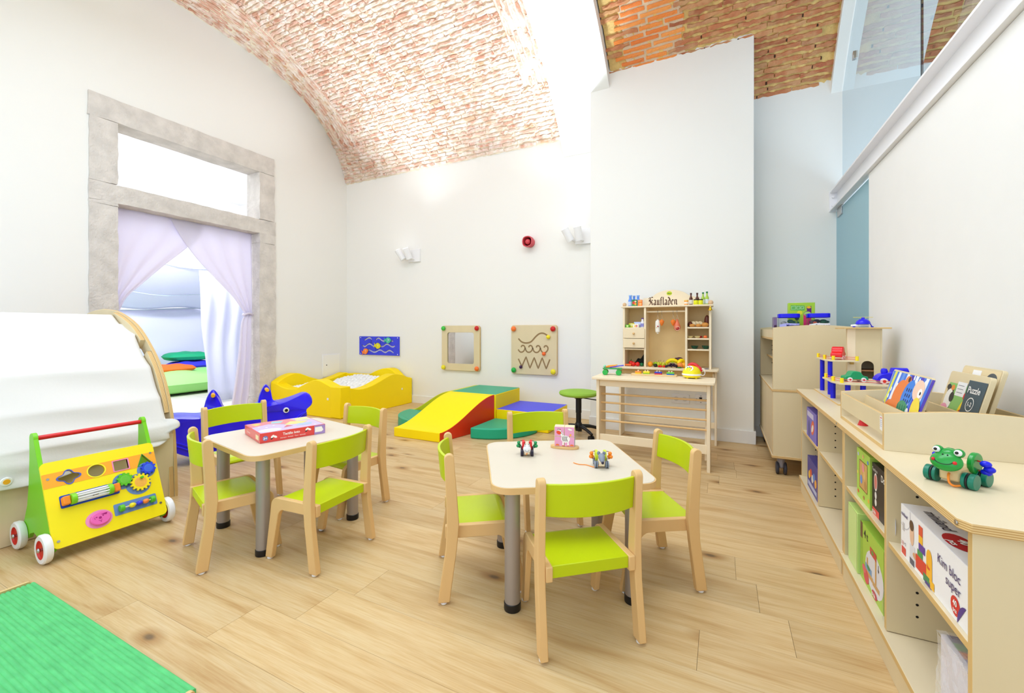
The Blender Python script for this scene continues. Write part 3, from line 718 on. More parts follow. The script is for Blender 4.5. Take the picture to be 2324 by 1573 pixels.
# ================================================================ PULL TOYS ON THE RIGHT TABLE
def wheel(mb, c, r, w, m, m2=None):   # axle along x
    mb.cyl((c[0]-w/2, c[1], c[2]), (c[0]+w/2, c[1], c[2]), r, m, 20)
    if m2: mb.cyl((c[0]-w*.12, c[1], c[2]), (c[0]+w*.12, c[1], c[2]), r*1.06, m2, 20)
def pull_toy(name, label, loc, rz, body, ring, wheelm, bead, wire, head, cord=None, big=1., tyre=BLACK):
    """faces local -y; two upright rings at the flanks with wire beads"""
    t = thing(name, label, 'pull toy', loc, rz)
    P('body', MB().bx((-.0125, -.03, .008), (.0125, .035, .032), body), t, bevel=.003)
    for y_, r in ((-.02, .0135), (.028, .0145)):
        for sx in (-1, 1):
            b = MB(); wheel(b, (sx*.021, y_, r), r, .013, wheelm, tyre); P('wheel', b, t, bevel=.0015)
    for sx in (-1, 1):
        b = MB(); b.M = frame((sx*.0165-.005, .012, .040), (0, 1, 0), (0, 0, 1)); n = 20
        o = [b.vert((.021*cos(2*pi*k/n), .021*sin(2*pi*k/n), 0)) for k in range(n)]; o2 = [b.vert((.021*cos(2*pi*k/n), .021*sin(2*pi*k/n), .010)) for k in range(n)]
        i = [b.vert((.010*cos(2*pi*k/n), .010*sin(2*pi*k/n), 0)) for k in range(n)]; i2 = [b.vert((.010*cos(2*pi*k/n), .010*sin(2*pi*k/n), .010)) for k in range(n)]
        for k in range(n):
            q = (k+1) % n
            for A, B in ((o, o2), (o2, i2), (i2, i), (i, o)): b.face((A[k], A[q], B[q], B[k]), ring)
        P('ring', b, t, bevel=.0012)
        w = [(sx*.02, .012, .056), (sx*.034, .006, .054), (sx*.038, .0, .042), (sx*.034, .0, .030), (sx*.02, .01, .028)]
        P('wire', MB().tube(smoothpts(w, 5), .0012, wire, 6), t)
        for p in ((sx*.036, .003, .050), (sx*.039, .0, .0375), (sx*.033, .008, .036)): P('bead', MB().sph(p, .0075, bead, 12, 8), t)
    head(t)
    if cord: P('cord', MB().tube(smoothpts(cord, 6), .0016, ORANGE, 6), t)
    return t
WM = mat('toy_white', (240, 240, 244), .3); GREYM = mat('toy_grey', (132, 140, 156), .4); NAVY = mat('toy_navy', (34, 26, 56), .35)
def eyes(t, pts, r=.003):
    for p, d in pts:
        d = Vector(d).normalized(); e = P('eye', MB().sph(p, r, WM, 10, 6), t); P('pupil', MB().sph(Vector(p)+d*r*.65, r*.5, BLACK, 8, 6), e)
def cow_head(t):
    h = P('head', MB().sph((0, -.040, .036), .0165, WM, 18, 10, (1, .55, 1)), t)
    P('mouth', MB().tube([(.009*cos(a), -.0500+.002*abs(cos(a)), .034+.008*sin(a)) for a in [pi+pi*k/10 for k in range(11)]], .0006, BLACK, 5), h)
    for sx in (-1, 1):
        P('antenna', MB().tube([(sx*.006, -.03, .046), (sx*.009, -.034, .056), (sx*.0105, -.036, .060)], .0015, BLACK, 6), t); P('antenna_ball', MB().sph((sx*.011, -.036, .062), .0045, RED, 10, 8), t)
    eyes(t, [((sx*.0085, -.043, .049), (0, -1, .2)) for sx in (-1, 1)], .004)
    P('cord', MB().tube([(0, -.031, .02), (0, -.036, .014), (-.004, -.035, .009)], .0016, ORANGE, 6), t)
pull_toy('beetle_pull_toy', 'red beetle pull toy with white smiling face and green beads', (-.752, 1.668, .4605), rad(24), PINE, RED, NAVY, mat('bead_green', (30, 146, 84), .3), BLACK, cow_head)
def mouse_head(t):
    h = P('head', MB().lathe([(.002, 0), (.006, .004), (.010, .014), (.0135, .028), (.012, .038), (.006, .044), (.001, .046)], GREYM, 16), t)
    h.location = (0, -.052, .030); h.rotation_euler = (rad(-62), 0, 0)
    n = P('nose', MB().sph((0, -.053, .029), .0055, NAVY, 12, 8), t)
    for sx in (-1, 1): P('ear', MB().sph((sx*.0105, -.016, .056), .0068, GREYM, 12, 8, (1, .4, 1.1)), t)
pull_toy('mouse_pull_toy', 'grey mouse pull toy with lime rings and an orange cord', (-.428, 1.655, .4605), rad(22), PINE, mat('bead_lime', (206, 226, 40), .35), mat('toy_wheel_grey', (126, 138, 156), .4), ORANGE, mat('wire_red', (140, 40, 30), .4), mouse_head,
         [(-.012, -.03, .012), (-.03, -.020, .0025), (-.055, .006, .0018), (-.085, .012, .0018), (-.105, .030, .0018)])
# zebra block puzzle
t = thing('block_puzzle', 'pink four-block zebra picture puzzle on a small wooden stand', 'puzzle', (-.640, 1.835, .4605), rad(15))
b = MB(); pts = smoothpts([(.064*cos(2*pi*k/12), .030*sin(2*pi*k/12)*(1+.12*cos(4*pi*k/12+1))) for k in range(12)], 4, True); b.prism(pts, 0, .012, BEECH); P('stand', b, t, bevel=.002)
BLK = mat('puzzle_block', (238, 218, 178), .5)
for i in (0, 1):
    for j in (0, 1):
        o = P('cube_block', MB().box((-.0225+.045*i, 0, .0125+.0222+.0445*j), (.0442, .0442, .0442), BLK), t, bevel=.002)
        b = MB(); b.M = frame((-.045+.045*i+.0015, -.0225, .0125+.0445*j+.0015), (1, 0, 0), (0, 0, 1)); b.poly([(0, 0), (.042, 0), (.042, .0415), (0, .0415)], C((236, 162, 200), .4), 0)
        b.M = frame((.0452, -.021, .0125+.0445*j+.0015), (0, 1, 0), (0, 0, 1))
        if i: b.poly([(0, 0), (.042, 0), (.042, .0415), (0, .0415)], C(((206, 212, 90), (120, 150, 220))[1-j], .4), 0)
        P('picture_tile', b, o)
b = MB(); b.M = frame((-.045, -.0229, .0125), (1, 0, 0), (0, 0, 1)); ZW = C((250, 244, 238), .4); ZK = C((30, 26, 30), .4); ZR = C((240, 78, 40), .4)
b.disc((.050, .034), .020, ZW, .0002, .016); b.poly([(.034, .040), (.046, .046), (.034, .066), (.024, .060)], ZW, .0002)
for x in (.036, .058): b.poly([(x, .006), (x+.007, .006), (x+.006, .024), (x, .024)], ZW, .0002); b.poly([(x-.001, .003), (x+.008, .003), (x+.008, .006), (x-.001, .006)], ZR, .0003)
b.disc((.020, .062), .011, ZR, .0003, .008, rot=-.4); b.disc((.022, .070), .009, ZW, .00025, .006, rot=-.5)
for i in range(4): b.stroke(smoothpts([(.040+.006*i, .046), (.036+.006*i, .036), (.041+.006*i, .024)], 4), .0022, ZK, .0004)
for i in range(3): b.stroke([(.028+.004*i, .063-.005*i), (.032+.004*i, .066-.006*i)], .002, ZK, .0004)
b.stroke([(.066, .042), (.071, .050)], .0014, ZR, .0003); b.disc((.072, .053), .0045, C((250, 180, 40), .4), .0004, n=8)
b.disc((.072, .076), .008, ZW, .0003, .003); b.disc((.066, .079), .006, ZW, .0003, .003)
for x in (.014, .078): b.disc((x, .004), .009, C((240, 120, 50), .4), .0003, .007, a0=0, a1=pi)
for i in range(4): b.stroke([(.016+.004*i, .073+.002*(i % 2)), (.017+.004*i, .080-.003*(i % 2))], .002, ZR if i % 2 else ZK, .0005)
P('zebra_print', b, t)
# ================================================================ PUSH WALKER
t = thing('push_walker', 'green and yellow activity push walker standing before the canvas tunnel', 'toy walker', (-2.66, .965, 0))
LG = mat('walker_green', (122, 206, 20), .38, spec=.5); YP = mat('walker_yellow', (250, 230, 16), .38)
for sy in (-1, 1):
    prof = [(-.20, .055), (-.165, .06), (-.145, .075), (-.10, .085), (-.06, .075), (-.035, .045), (.05, .04), (.085, .05), (.083, .075)]
    prof = [(.075, .035), (.096, .05), (.090, .075), (-.008, .300), (-.105, .505)]+arcpts(-.128, .506, .024, 0, pi*.95, 7)+[(-.150, .43), (-.158, .30), (-.175, .20), (-.215, .11), (-.245, .08), (-.235, .055), (-.205, .04), (-.165, .05), (-.145, .075), (-.10, .09), (-.05, .075), (-.025, .04)]
    b = MB(); b.M = frame((0, 0, 0), (1, 0, 0), (0, 0, 1)); b.prism(prof, -sy*.200-.008, -sy*.200+.008, LG); P('side_panel', b, t, bevel=.003)
P('handle_bar', MB().cyl((-.126, -.194, .505), (-.126, .194, .505), .0105, RED, 18), t)
# wheels
for x in (.068, -.215):
    for sy in (-1, 1):
        b = MB(); c = (x, sy*.224, .062); b.M = frame(c, (1, 0, 0), (0, 0, sy)); 
        s_ = 1
        b.lathe([(.040, .014), (.046, .016), (.058, .014), (.062, .006), (.062, -.008), (.057, -.013), (.040, -.013)], WHITE, 28, False)
        wv = P('wheel', b, t)
        for zz in (-1, 1):
            b2 = MB(); b2.M = frame((c[0], c[1], c[2]), (1, 0, 0), (0, 0, sy)); b2.lathe([(.0, .004*zz), (.018, .005*zz), (.036, .006*zz), (.041, .013*zz)], mat('hub_red', (214, 44, 34), .4), 24, False); P('hub', b2, wv)
        b2 = MB().sph((x, sy*.240, .062), .010, CHROME, 12, 8, (1, .7, 1)); P('axle_nut', b2, wv)
        P('axle', MB().cyl((x, sy*.19, .062), (x, sy*.236, .062), .006, CHROME, 10), wv)
# activity board: board frame u to the right (+y), v up the slope
pb, pt = Vector((.112, -.2075, .058)), Vector((-.045, -.2075, .402))
vd = (pt-pb).normalized(); BW, BH = .415, (pt-pb).length
Fm = frame(pb, (0, 1, 0), vd)     # z = outward, towards +x
def wb(m=None): x = MB(); x.M = Fm.copy(); return x
def clover(cx, cy, r, n=40, k=.22): return [(cx+r*(1+k*cos(4*a))*cos(a), cy+r*.82*(1+k*cos(4*a))*sin(a)) for a in [2*pi*i/n for i in range(n)]]
VB = .295
shapes = [(clover(.085, VB, .030), (70, 90, 190)), ([(.180+.030*cos(a), VB+.028*sin(a)) for a in [2*pi*i/28 for i in range(28)]], (250, 236, 40)),
          (rrect(.056, .048, .003, 2, .272, VB), (238, 140, 190)), ([(.338, VB-.026), (.395, VB-.024), (.362, VB+.028)], (30, 150, 60))]
pan = wb(); pan.prism(rrect(BW, BH, .02, 5, BW/2, BH/2), -.010, 0, YP)
hol = wb()
for pts, c in shapes: hol.prism(pts, -.03, .02, YP)
P('activity_board', cut(pan, hol, 'activity_board'), t)
b = wb()
band = rrect(BW-.001, .064, .001, 1, BW/2, VB)
bandm = wb(); bandm.prism(band, .0002, .0009, mat('walker_orange', (253, 172, 44), .4)); P('orange_band', cut(bandm, hol, 'orange_band'), t)
for pts, c in shapes:
    b = wb(); n = len(pts); cx = sum(p[0] for p in pts)/n; cy = sum(p[1] for p in pts)/n
    out = [(cx+(p[0]-cx)*1.16, cy+(p[1]-cy)*1.16) for p in pts]
    A = [b.vert((*p, .0024)) for p in pts]; B = [b.vert((*p, .0024)) for p in out]; D = [b.vert((*p, -.010)) for p in pts]; E_ = [b.vert((*p, .0008)) for p in out]; mm = C(c, .4)
    for k in range(n):
        q = (k+1) % n; b.face((A[k], A[q], B[q], B[k]), mm); b.face((A[q], A[k], D[k], D[q]), mm); b.face((B[k], B[q], E_[q], E_[k]), mm)
    P('hole_rim', b, t)
P('inner_shelf', MB().box((-.055, 0, .27), (.09, .384, .008), mat('shelf_orange', (236, 130, 50), .5)), t)
b = wb()
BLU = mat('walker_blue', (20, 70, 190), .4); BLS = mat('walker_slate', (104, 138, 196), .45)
b.prism(rrect(.205, .056, .006, 3, .145, .190), .0002, .0018, BLU); P('rainmaker_plate', b, t)
for x in (.058, .232):
    b = wb(); b.prism(rrect(.026, .038, .006, 3, x, .190), .0018, .030, ORANGE); P('end_block', b, t, bevel=.004)
for x in (.080, .208):
    b = wb(); b.cyl((x-.009, .190, .022), (x+.009, .190, .022), .0235, mat('walker_light_green', (130, 210, 30), .4), 24); P('end_disc', b, t, bevel=.002)
for k in range(10):
    a = 2*pi*k/10; b = wb(); b.cyl((.088, .190+.0185*cos(a), .022+.0185*sin(a)), (.200, .190+.0185*cos(a), .022+.0185*sin(a)), .0032, WHITE, 8); P('rod', b, t)
b = wb()
for k in range(9): b.sph((.15+.004*(k % 5), .18+.005*(k//3), .012+.003*(k % 2)), .003, CHROME if k % 2 else BLACK, 8, 6)
P('rattle_beads', b, t)
def gear(mb, c, r, m, m2, teeth=12, z0=.004, z1=.014):
    pts = []
    for k in range(teeth):
        for f, rr in ((0, .86), (.22, .86), (.30, 1.06), (.68, 1.06), (.78, .86)):
            a = 2*pi*(k+f)/teeth; pts.append((c[0]+r*rr*cos(a), c[1]+r*rr*sin(a)))
    mb.prism(pts, z0, z1, m); mb.disc(c, r*.62, m2, z1+.0004)
    sp = [(c[0]+(r*.03+r*.52*k/60)*cos(k*.33), c[1]+(r*.03+r*.52*k/60)*sin(k*.33)) for k in range(61)]; mb.stroke(sp, r*.035, m, z1+.0007)
for c, r, m, m2, tt in (((.272, .220), .030, mat('gear_green', (92, 196, 30), .4), (118, 204, 70), 10), ((.330, .188), .040, mat('gear_yellow', (250, 224, 20), .4), (248, 176, 90), 14), ((.372, .248), .030, mat('gear_blue', (40, 70, 220), .4), (70, 120, 230), 10)):
    b = wb(); b.disc((c[0]-.006, c[1]-.006), r*1.28, BLS, .0012, n=26); P('gear_plate', b, t)  # slate disc behind each gear, set slightly off centre
    b = wb(); gear(b, c, r, m, C(m2, .4), tt); P('gear', b, t)
b = wb(); b.cyl((.335, .208, .014), (.335, .208, .026), .006, mat('gear_green', (92, 196, 30)), 12); P('gear_knob', b, t, bevel=.001)
b = wb(); b.prism(rrect(.168, .054, .005, 3, .298, .088), .0002, .0016, BLS); P('bead_plate', b, t)
b = wb(); b.cyl((.235, .088, .016), (.362, .088, .016), .003, PINE, 8); P('bead_rod', b, t)
for x in (.238, .360):
    b = wb(); b.cyl((x-.009, .088, .015), (x+.009, .088, .015), .0155, mat('walker_green_block', (90, 190, 40), .4), 20); P('rod_holder', b, t, bevel=.002)
for x, c in ((.278, (240, 224, 40)), (.306, (50, 60, 220)), (.332, (250, 140, 60))):
    b = wb(); b.sph((x, .088, .016), .0115, C(c, .35), 14, 8, (1.2, 1, 1)); P('bead', b, t)
b = wb(); b.disc((.158, .072), .048, C((240, 150, 200), .45), .0012, .040); P('face_plate', b, t)
b = wb(); b.prism([(.160+.036*cos(a), .073+.030*sin(a)) for a in [2*pi*k/26 for k in range(26)]], .0012, .016, mat('face_pink', (240, 104, 186), .4)); P('squeaker', b, t, bevel=.004)
b = wb(); mg = C((170, 20, 120), .4)
b.disc((.157, .075), .0055, mg, .0166); b.disc((.145, .080), .0028, mg, .0166); b.disc((.168, .082), .0028, mg, .0166); b.stroke(smoothpts([(.150, .066), (.156, .062), (.163, .067)], 4), .0015, mg, .0166)
b.poly([(.160, .089), (.185, .092), (.180, .082)], mg, .0166); b.stroke(smoothpts([(.141, .082), (.137, .078), (.140, .072)], 4), .0015, mg, .0166); b.poly([(.155, .060), (.161, .060), (.158, .055)], mg, .0166)
P('face_print', b, t)
for u, v in ((.018, BH-.075), (BW-.018, BH-.055), (.018, .03), (BW-.02, .06)):
    b = wb(); b.cyl((u, v, 0), (u, v, .002), .0055, CHROME, 12); P('screw', b, t)
P('cross_axle', MB().cyl((.068, -.19, .045), (.068, .19, .045), .007, mat('axle_wood', (200, 170, 120), .5), 10), t)
# ================================================================ GREEN MAT
GMAT = mat('green_ribbed_carpet', (100, 196, 124), .95, var=(60, .14, (.3, 1, 1)), spec=.1)
t = thing('carpet_board', 'green ribbed carpet board with plywood ends at the bottom left', 'mat', (-1.29, .66, 0))
b = MB(); n = 210; prof = []
yy = [-.9+.9*i/n for i in range(n+1)]
for i in range(n+1): prof.append((yy[i], .016+.0035*abs(sin(pi*i/3))**.6))
for x0, x1 in ((-1.105, .0),):
    A = [b.vert((x0, p[0], p[1])) for p in prof]; B = [b.vert((x1, p[0], p[1])) for p in prof]
    for k in range(n): b.face((A[k], B[k], B[k+1], A[k+1]), GMAT)
    c0, c1, c2, c3 = b.vert((x0, 0, 0)), b.vert((x1, 0, 0)), b.vert((x1, -.9, 0)), b.vert((x0, -.9, 0))
    b.face((c0, c1, B[n], A[n]), GMAT); b.face((c1, c2)+tuple(B), GMAT)
P('carpet', b, t)
for x in (-1.118, .0):
    b = MB(); b.M = frame((x, 0, 0), (0, 1, 0), (0, 0, 1)); b.prism([(-.9, 0)]+[(-.02, 0)]+arcpts(-.02, .0125, .0125, -pi/2, pi/2, 6)+[(-.9, .025)], 0, .012, EDGE['z']); P('wooden_end', b, t)
# ================================================================ CANVAS PLAY TUNNEL
t = thing('play_tunnel', 'arched plywood play tunnel on the left under a white canvas cover', 'play tunnel', (-3.845, 1.40, 0))
arc = smoothpts([(.921, 0), (.905, .25), (.885, .42), (.835, .585), (.745, .76), (.62, .90), (.45, 1.03), (.22, 1.115), (0, 1.14)], 4)
full = arc+[(-p[0], p[1]) for p in arc[-2::-1]]
def inset(pts, d):
    out = []
    for k in range(len(pts)):
        a, b_ = pts[max(k-1, 0)], pts[min(k+1, len(pts)-1)]; dx, dy = b_[0]-a[0], b_[1]-a[1]; l = math.hypot(dx, dy); out.append((pts[k][0]-dy/l*d, pts[k][1]+dx/l*d))
    return out
def arch(name, y0, y1, d0, d1, pts, parent):
    b = MB(); o, i = inset(pts, d0), inset(pts, d1); R_ = []
    for p, q in zip(o, i): R_.append([b.vert(v) for v in ((p[0], y0, p[1]), (p[0], y1, p[1]), (q[0], y1, q[1]), (q[0], y0, q[1]))])
    for a, c in zip(R_, R_[1:]):
        for k, mm in enumerate((EDGE['y'], PLY, EDGE['y'], PLY)): b.face((a[k], a[(k+1) % 4], c[(k+1) % 4], c[k]), mm)
    b.face(R_[0], PLY); b.face(R_[-1][::-1], PLY)
    return P(name, b, parent, bevel=.002)
arch('arch_frame', -.018, .0, 0, .085, full, t); arch('arch_frame', -1.40, -1.382, 0, .085, full, t)
L_ = len(full)
arch('arch_lug', -.042, -.0185, .006, .075, full[int(L_*.165):int(L_*.31)], t); arch('arch_lug', -.042, -.0185, .006, .075, full[int(L_*.33):int(L_*.45)], t); arch('arch_lug', -.042, -.0185, .006, .06, full[:int(L_*.12)], t)
for sx in (-1, 1): P('side_board', MB().bx((sx*.895-.009, -1.38, .002), (sx*.895+.009, -.0185, .375), PLY, EDGE['x'], 'x'), t, bevel=.001)
P('floor_board', MB().bx((-.88, -1.38, .002), (.88, -.02, .02), PLYH), t)
rods = [(.893, .40), (.820, .575), (.705, .755), (.52, .935), (.22, 1.075), (-.22, 1.075), (-.52, .935), (-.705, .755), (-.82, .575)]
for p in rods: P('cross_rod', MB().cyl((p[0], -1.382, p[1]), (p[0], -.08, p[1]), .012, BEECH, 12), t)
# canvas cover: straight between the rods, hanging loose below the lowest
cov = thing('canvas_cover', 'white canvas cover draped over the arched play tunnel', 'cover', (-3.845, 1.40, 0))
cprof = [(.940, .245), (.932, .34), (.920, .43)]+[(p[0]+.020*p[0]/math.hypot(*p), p[1]+.020*p[1]/math.hypot(*p)) for p in rods[1:]]+[(-.91, .40)]
cpts = []
for a, c in zip(cprof, cprof[1:]):
    for k in range(5):
        s = k/5; sag = -.014*sin(pi*s); l = math.hypot(c[0]-a[0], c[1]-a[1]); nx, nz = (c[1]-a[1])/l, -(c[0]-a[0])/l
        cpts.append((a[0]+(c[0]-a[0])*s+nx*sag*(l > .12), a[1]+(c[1]-a[1])*s+nz*sag*(l > .12)))
cpts.append(cprof[-1]); NC = len(cpts)
def tabs(s):    # right edge of the cover (y) along the profile parameter
    e = -.052
    for c0, w in ((.175, .030), (.485, .026)):
        e = max(e, -.052+.056*max(0, 1-(abs(s-c0)/w)**4))
    if s < .12: e = -.05-.06*(1-s/.12)**2
    return e
def covfn(u, v):
    k = u*(NC-1); i = min(int(k), NC-2); f = k-i; x = cpts[i][0]*(1-f)+cpts[i+1][0]*f; z = cpts[i][1]*(1-f)+cpts[i+1][1]*f
    e = tabs(u); y_ = -1.45+(e+1.45)*v
    low = max(0, 1-u/.11)
    z += low*(.085*v**1.5+.012*sin(v*16)*low-.03*(1-v)); x += .008*sin(v*22+u*30)*low+.004*sin(v*13+u*60)
    if u > .9: z -= .1*(u-.9)*v
    g = max(0, min(1, (y_+.05)/.02)); x, z = x*(1+.012*g), z+.008*g
    return (x, y_, z)
P('canvas', MB().grid(covfn, 150, 90, CLOTH), cov, solid=.003)
for y_, z in ((-.69, .31),):
    b = MB().cyl((.94, y_, z), (.949, y_, z), .020, WHITE, 24); P('button', b, cov, bevel=.003)
    P('button_centre', MB().cyl((.948, y_, z), (.951, y_, z), .0115, mat('button_orange', (248, 176, 40), .4), 20), cov)
# ================================================================ BLUE ROCKER
t = thing('rocking_whale', 'blue whale shaped plastic rocker behind the left table', 'rocker', (-3.46, 2.085, 0), atan2(.305, .165))
top = smoothpts([(-.56, .30), (-.50, .355), (-.40, .36), (-.29, .345), (-.245, .36), (-.215, .47), (-.175, .53), (-.135, .47), (-.10, .375), (-.03, .36), (.08, .37), (.12, .39), (.145, .48), (.18, .545), (.215, .49), (.235, .41), (.30, .40), (.40, .43), (.47, .455), (.505, .44)], 4)
nose = smoothpts([(.505, .44), (.525, .40), (.52, .355), (.485, .325), (.478, .30), (.482, .265), (.455, .235), (.38, .19)], 3)
bot = smoothpts([(.38, .19), (.25, .07), (.10, .012), (-.05, .0), (-.22, .02), (-.38, .09), (-.50, .18), (-.56, .25), (-.56, .30)], 4)
out = top[:-1]+nose[:-1]+bot[:-1]
b = MB(); n = len(out)
def whw(p): 
    x, z = p; fin = z > .395 and x < .26
    return .022 if fin else (.15*min(1, max(.25, (.40-abs(z-.20))/.22))*(1-.5*max(0, (x-.2)/.35)) if True else 0)
cxm, czm = 0., .22
rings = []
for f, wf in ((1.0, .55), (.985, .85), (.95, 1.0)):
    for sgn in (1,):
        rings.append((f, wf))
def ring(f, wf, sgn):
    r_ = []
    for p in out:
        w = whw(p); q = (cxm+(p[0]-cxm)*(1-(1-f)*.6), czm+(p[1]-czm)*f if p[1] < .40 else p[1]-(1-f)*.12)
        r_.append(b.vert((q[0], sgn*w*wf, q[1])))
    return r_
RS = [ring(.95, 1., -1), ring(.985, .85, -1), ring(1., .5, -1), ring(1., .5, 1), ring(.985, .85, 1), ring(.95, 1., 1)]
for A, B in zip(RS, RS[1:]):
    for k in range(n): b.face((A[k], B[k], B[(k+1) % n], A[(k+1) % n]), WHALE)
b.face(RS[0], WHALE); b.face(RS[-1][::-1], WHALE)
bm = bmesh.new(); me = b.mesh('body'); bm.from_mesh(me); bmesh.ops.triangulate(bm, faces=[f for f in bm.faces if len(f.verts) > 4], ngon_method='EAR_CLIP'); bmesh.ops.recalc_face_normals(bm, faces=bm.faces); bm.to_mesh(me); bm.free()
me.polygons.foreach_set('use_smooth', [True]*len(me.polygons)); me.set_sharp_from_angle(angle=rad(50))
P('body', me, t)
YR = mat('handle_yellow', (248, 186, 20), .4)
for x, z in ((-.175, .495), (.182, .508)): P('handle_rod', MB().cyl((x, -.11, z), (x, .11, z), .014, YR, 16), t, bevel=.003)
for sy in (-1, 1):
    e = P('eye', MB().cyl((.315, sy*.10, .335), (.315, sy*.1235, .335), .022, WHITE, 22), t, bevel=.002); P('pupil', MB().cyl((.316, sy*.1235, .334), (.316, sy*.1255, .334), .0125, BLACK, 18), e)
    b = MB()
    for dz, am in ((0, 1.), (.026, .8)):
        pts = smoothpts([(-.5, .19+dz), (-.38, .15+dz), (-.25, .085+dz), (-.15, .12+dz), (-.02, .10+dz), (.08, .14+dz), (.2, .15+dz), (.27, .20+dz), (.34, .20+dz), (.42, .265+dz*.6), (.47, .30)], 5)
        b.tube([(p[0], sy*(whw((p[0], p[1]))*.985+.001), p[1]) for p in pts], .0075*am, WHALE, 8)
    P('wave_relief', b, t)
# ================================================================ BALL PIT
t = thing('ball_pit', 'yellow wavy walled foam ball pit in the back left corner', 'ball pit', (-4.39, 3.97, 0))
def foam_wall(pts, M_, th, name='foam_wall'):
    b = MB(); b.M = M_; q = smoothpts(pts, 6); b.prism([(q[0][0], 0), (q[-1][0], 0)]+q[::-1], 0, th, YFOAM); return P(name, b, t, bevel=.012)
RW = [(-.60, .345), (-.53, .342), (-.43, .322), (-.32, .300), (-.17, .310), (0, .355), (.16, .405), (.28, .420), (.42, .395), (.55, .345), (.61, .338)]
foam_wall(RW, frame((.475, 0, 0), (0, 1, 0), (0, 0, 1)), .135)
NW = [(-.58, .345), (-.50, .340), (-.37, .300), (-.24, .288), (-.12, .300), (.04, .365), (.18, .412), (.28, .412), (.40, .375), (.52, .340), (.61, .345)]
foam_wall(NW, frame((0, -.465, 0), (1, 0, 0), (0, 0, 1)), .135)
foam_wall([(-.59, .35), (-.45, .42), (-.3, .435), (-.1, .36), (.1, .31), (.3, .34), (.45, .375), (.55, .35)], frame((-.60, 0, 0), (0, 1, 0), (0, 0, 1)), .13)
foam_wall([(-.60, .345), (-.45, .36), (-.25, .36), (-.05, .37), (.08, .42), (.22, .46), (.36, .455), (.50, .36), (.60, .345)], frame((0, .605, 0), (1, 0, 0), (0, 0, 1)), .13)
P('foam_floor', MB().bx((-.47, -.46, .0), (.475, .475, .06), YFOAM), t)
P('care_tag', MB().bx((.40, -.601, .20), (.425, -.6, .225), WHITE), t); P('care_tag', MB().bx((.61, .40, .20), (.611, .42, .225), WHITE), t)
P('corner_flap', MB().bx((.455, -.604, .01), (.613, -.46, .352), YFOAM), t, bevel=.006)
ballm = MB().sph((0, 0, 0), .032, mat('white_ball', (246, 246, 246), .35), 12, 8).mesh('plastic_ball'); r5 = random.Random(4)
for i in range(15):
    for j in range(15):
        x, y_ = -.435+.0625*i+(.031 if j % 2 else 0), -.43+.0605*j
        if x > .44: continue
        u, v = (x+.45)/.9, (y_+.45)/.9
        z = .215+.085*v*v+.05*max(0, sin(pi*u))*v+r5.uniform(-.008, .008)+(.05 if u < .25 and v < .35 else 0)
        o = bpy.data.objects.new('plastic_ball', ballm); COL.objects.link(o); o.location = (-4.39+x+r5.uniform(-.004, .004), 3.97+y_, z)
        tagit(o, 'small white plastic ball lying in the yellow ball pit', 'ball', 'white balls in the ball pit')
# ================================================================ SOFT PLAY BLOCKS
def hexa(bot4, top4, mt, ms, extra=None):
    b = MB(); A = [b.vert(p) for p in bot4]; B = [b.vert(p) for p in top4]; b.face(A[::-1], ms); b.face(B, mt)
    for k in range(4): b.face((A[k], A[(k+1) % 4], B[(k+1) % 4], B[k]), (extra or {}).get(k, ms))
    return b
q4 = lambda x0, x1, y0, y1, z: [(x0, y0, z), (x1, y0, z), (x1, y1, z), (x0, y1, z)]
solo('foam_block', hexa(q4(-.27, .27, -.29, .29, 0), q4(-.27, .27, -.29, .29, .335), GFOAM, YFOAM), 'yellow foam block with a green top behind the foam slide', 'foam block', (-2.335, 4.09, 0), 0, 'soft play set', bevel=.008)
solo('foam_step', hexa(q4(-.285, .285, -.28, .28, 0), q4(-.285, .285, -.28, .28, .190), BFOAM, YFOAM), 'low yellow foam step with a blue top beside the stool', 'foam block', (-1.775, 4.08, 0), 0, 'soft play set', bevel=.008)
b = MB(); n = 26; rows_ = []
for i in range(n+1):
    s = i/n; e = s*s*(3-2*s); z = .085+.25*e if s > .06 else .085
    xl, xr, y_ = -2.748+.145*s, -2.227+.152*s, 3.07+.725*s
    rows_.append([b.vert((xl, y_, 0)), b.vert((xr, y_, 0)), b.vert((xr, y_, z)), b.vert((xl, y_, z))])
for p, q in zip(rows_, rows_[1:]):
    b.face((p[0], q[0], q[1], p[1]), YFOAM); b.face((p[1], q[1], q[2], p[2]), RFOAM); b.face((p[2], q[2], q[3], p[3]), YFOAM); b.face((p[3], q[3], q[0], p[0]), RFOAM)
b.face(rows_[0], YFOAM); b.face(rows_[-1][::-1], YFOAM)
solo('foam_slide', b, 'yellow wavy foam slide with red sides', 'slide', group='soft play set', bevel=.006)
def quarter(c, r, a0, label):
    pts = [(0, 0)]+arcpts(0, 0, r, a0, a0+pi/2, 18)
    if c[0] < -2.5: pts = [(min(p[0], -2.756+.145*(p[1]+c[1]-3.07)/.725-c[0]), p[1]) for p in pts]
    solo('foam_pad', MB().prism(pts, 0, .10, GFOAM), label, 'foam pad', c, 0, 'soft play set', bevel=.012)
quarter((-2.066, 3.785, 0), .47, -pi/2, 'green quarter round foam pad right of the foam slide')
quarter((-2.66, 3.785, 0), .50, -pi, 'green quarter round foam pad left of the foam slide')
b = MB(); rows_ = []
for i in range(19):
    s = i/18; x = -2.612-.62*s; e = s*s*(3-2*s); z = .332-.262*e
    rows_.append([b.vert((x, 3.80, 0)), b.vert((x, 3.80, z)), b.vert((x, 4.38, z)), b.vert((x, 4.38, 0))])
for p, q in zip(rows_, rows_[1:]):
    for k in range(4): b.face((p[k], q[k], q[(k+1) % 4], p[(k+1) % 4]), LFOAM if k else mat('lime_side', (196, 196, 20), .45))
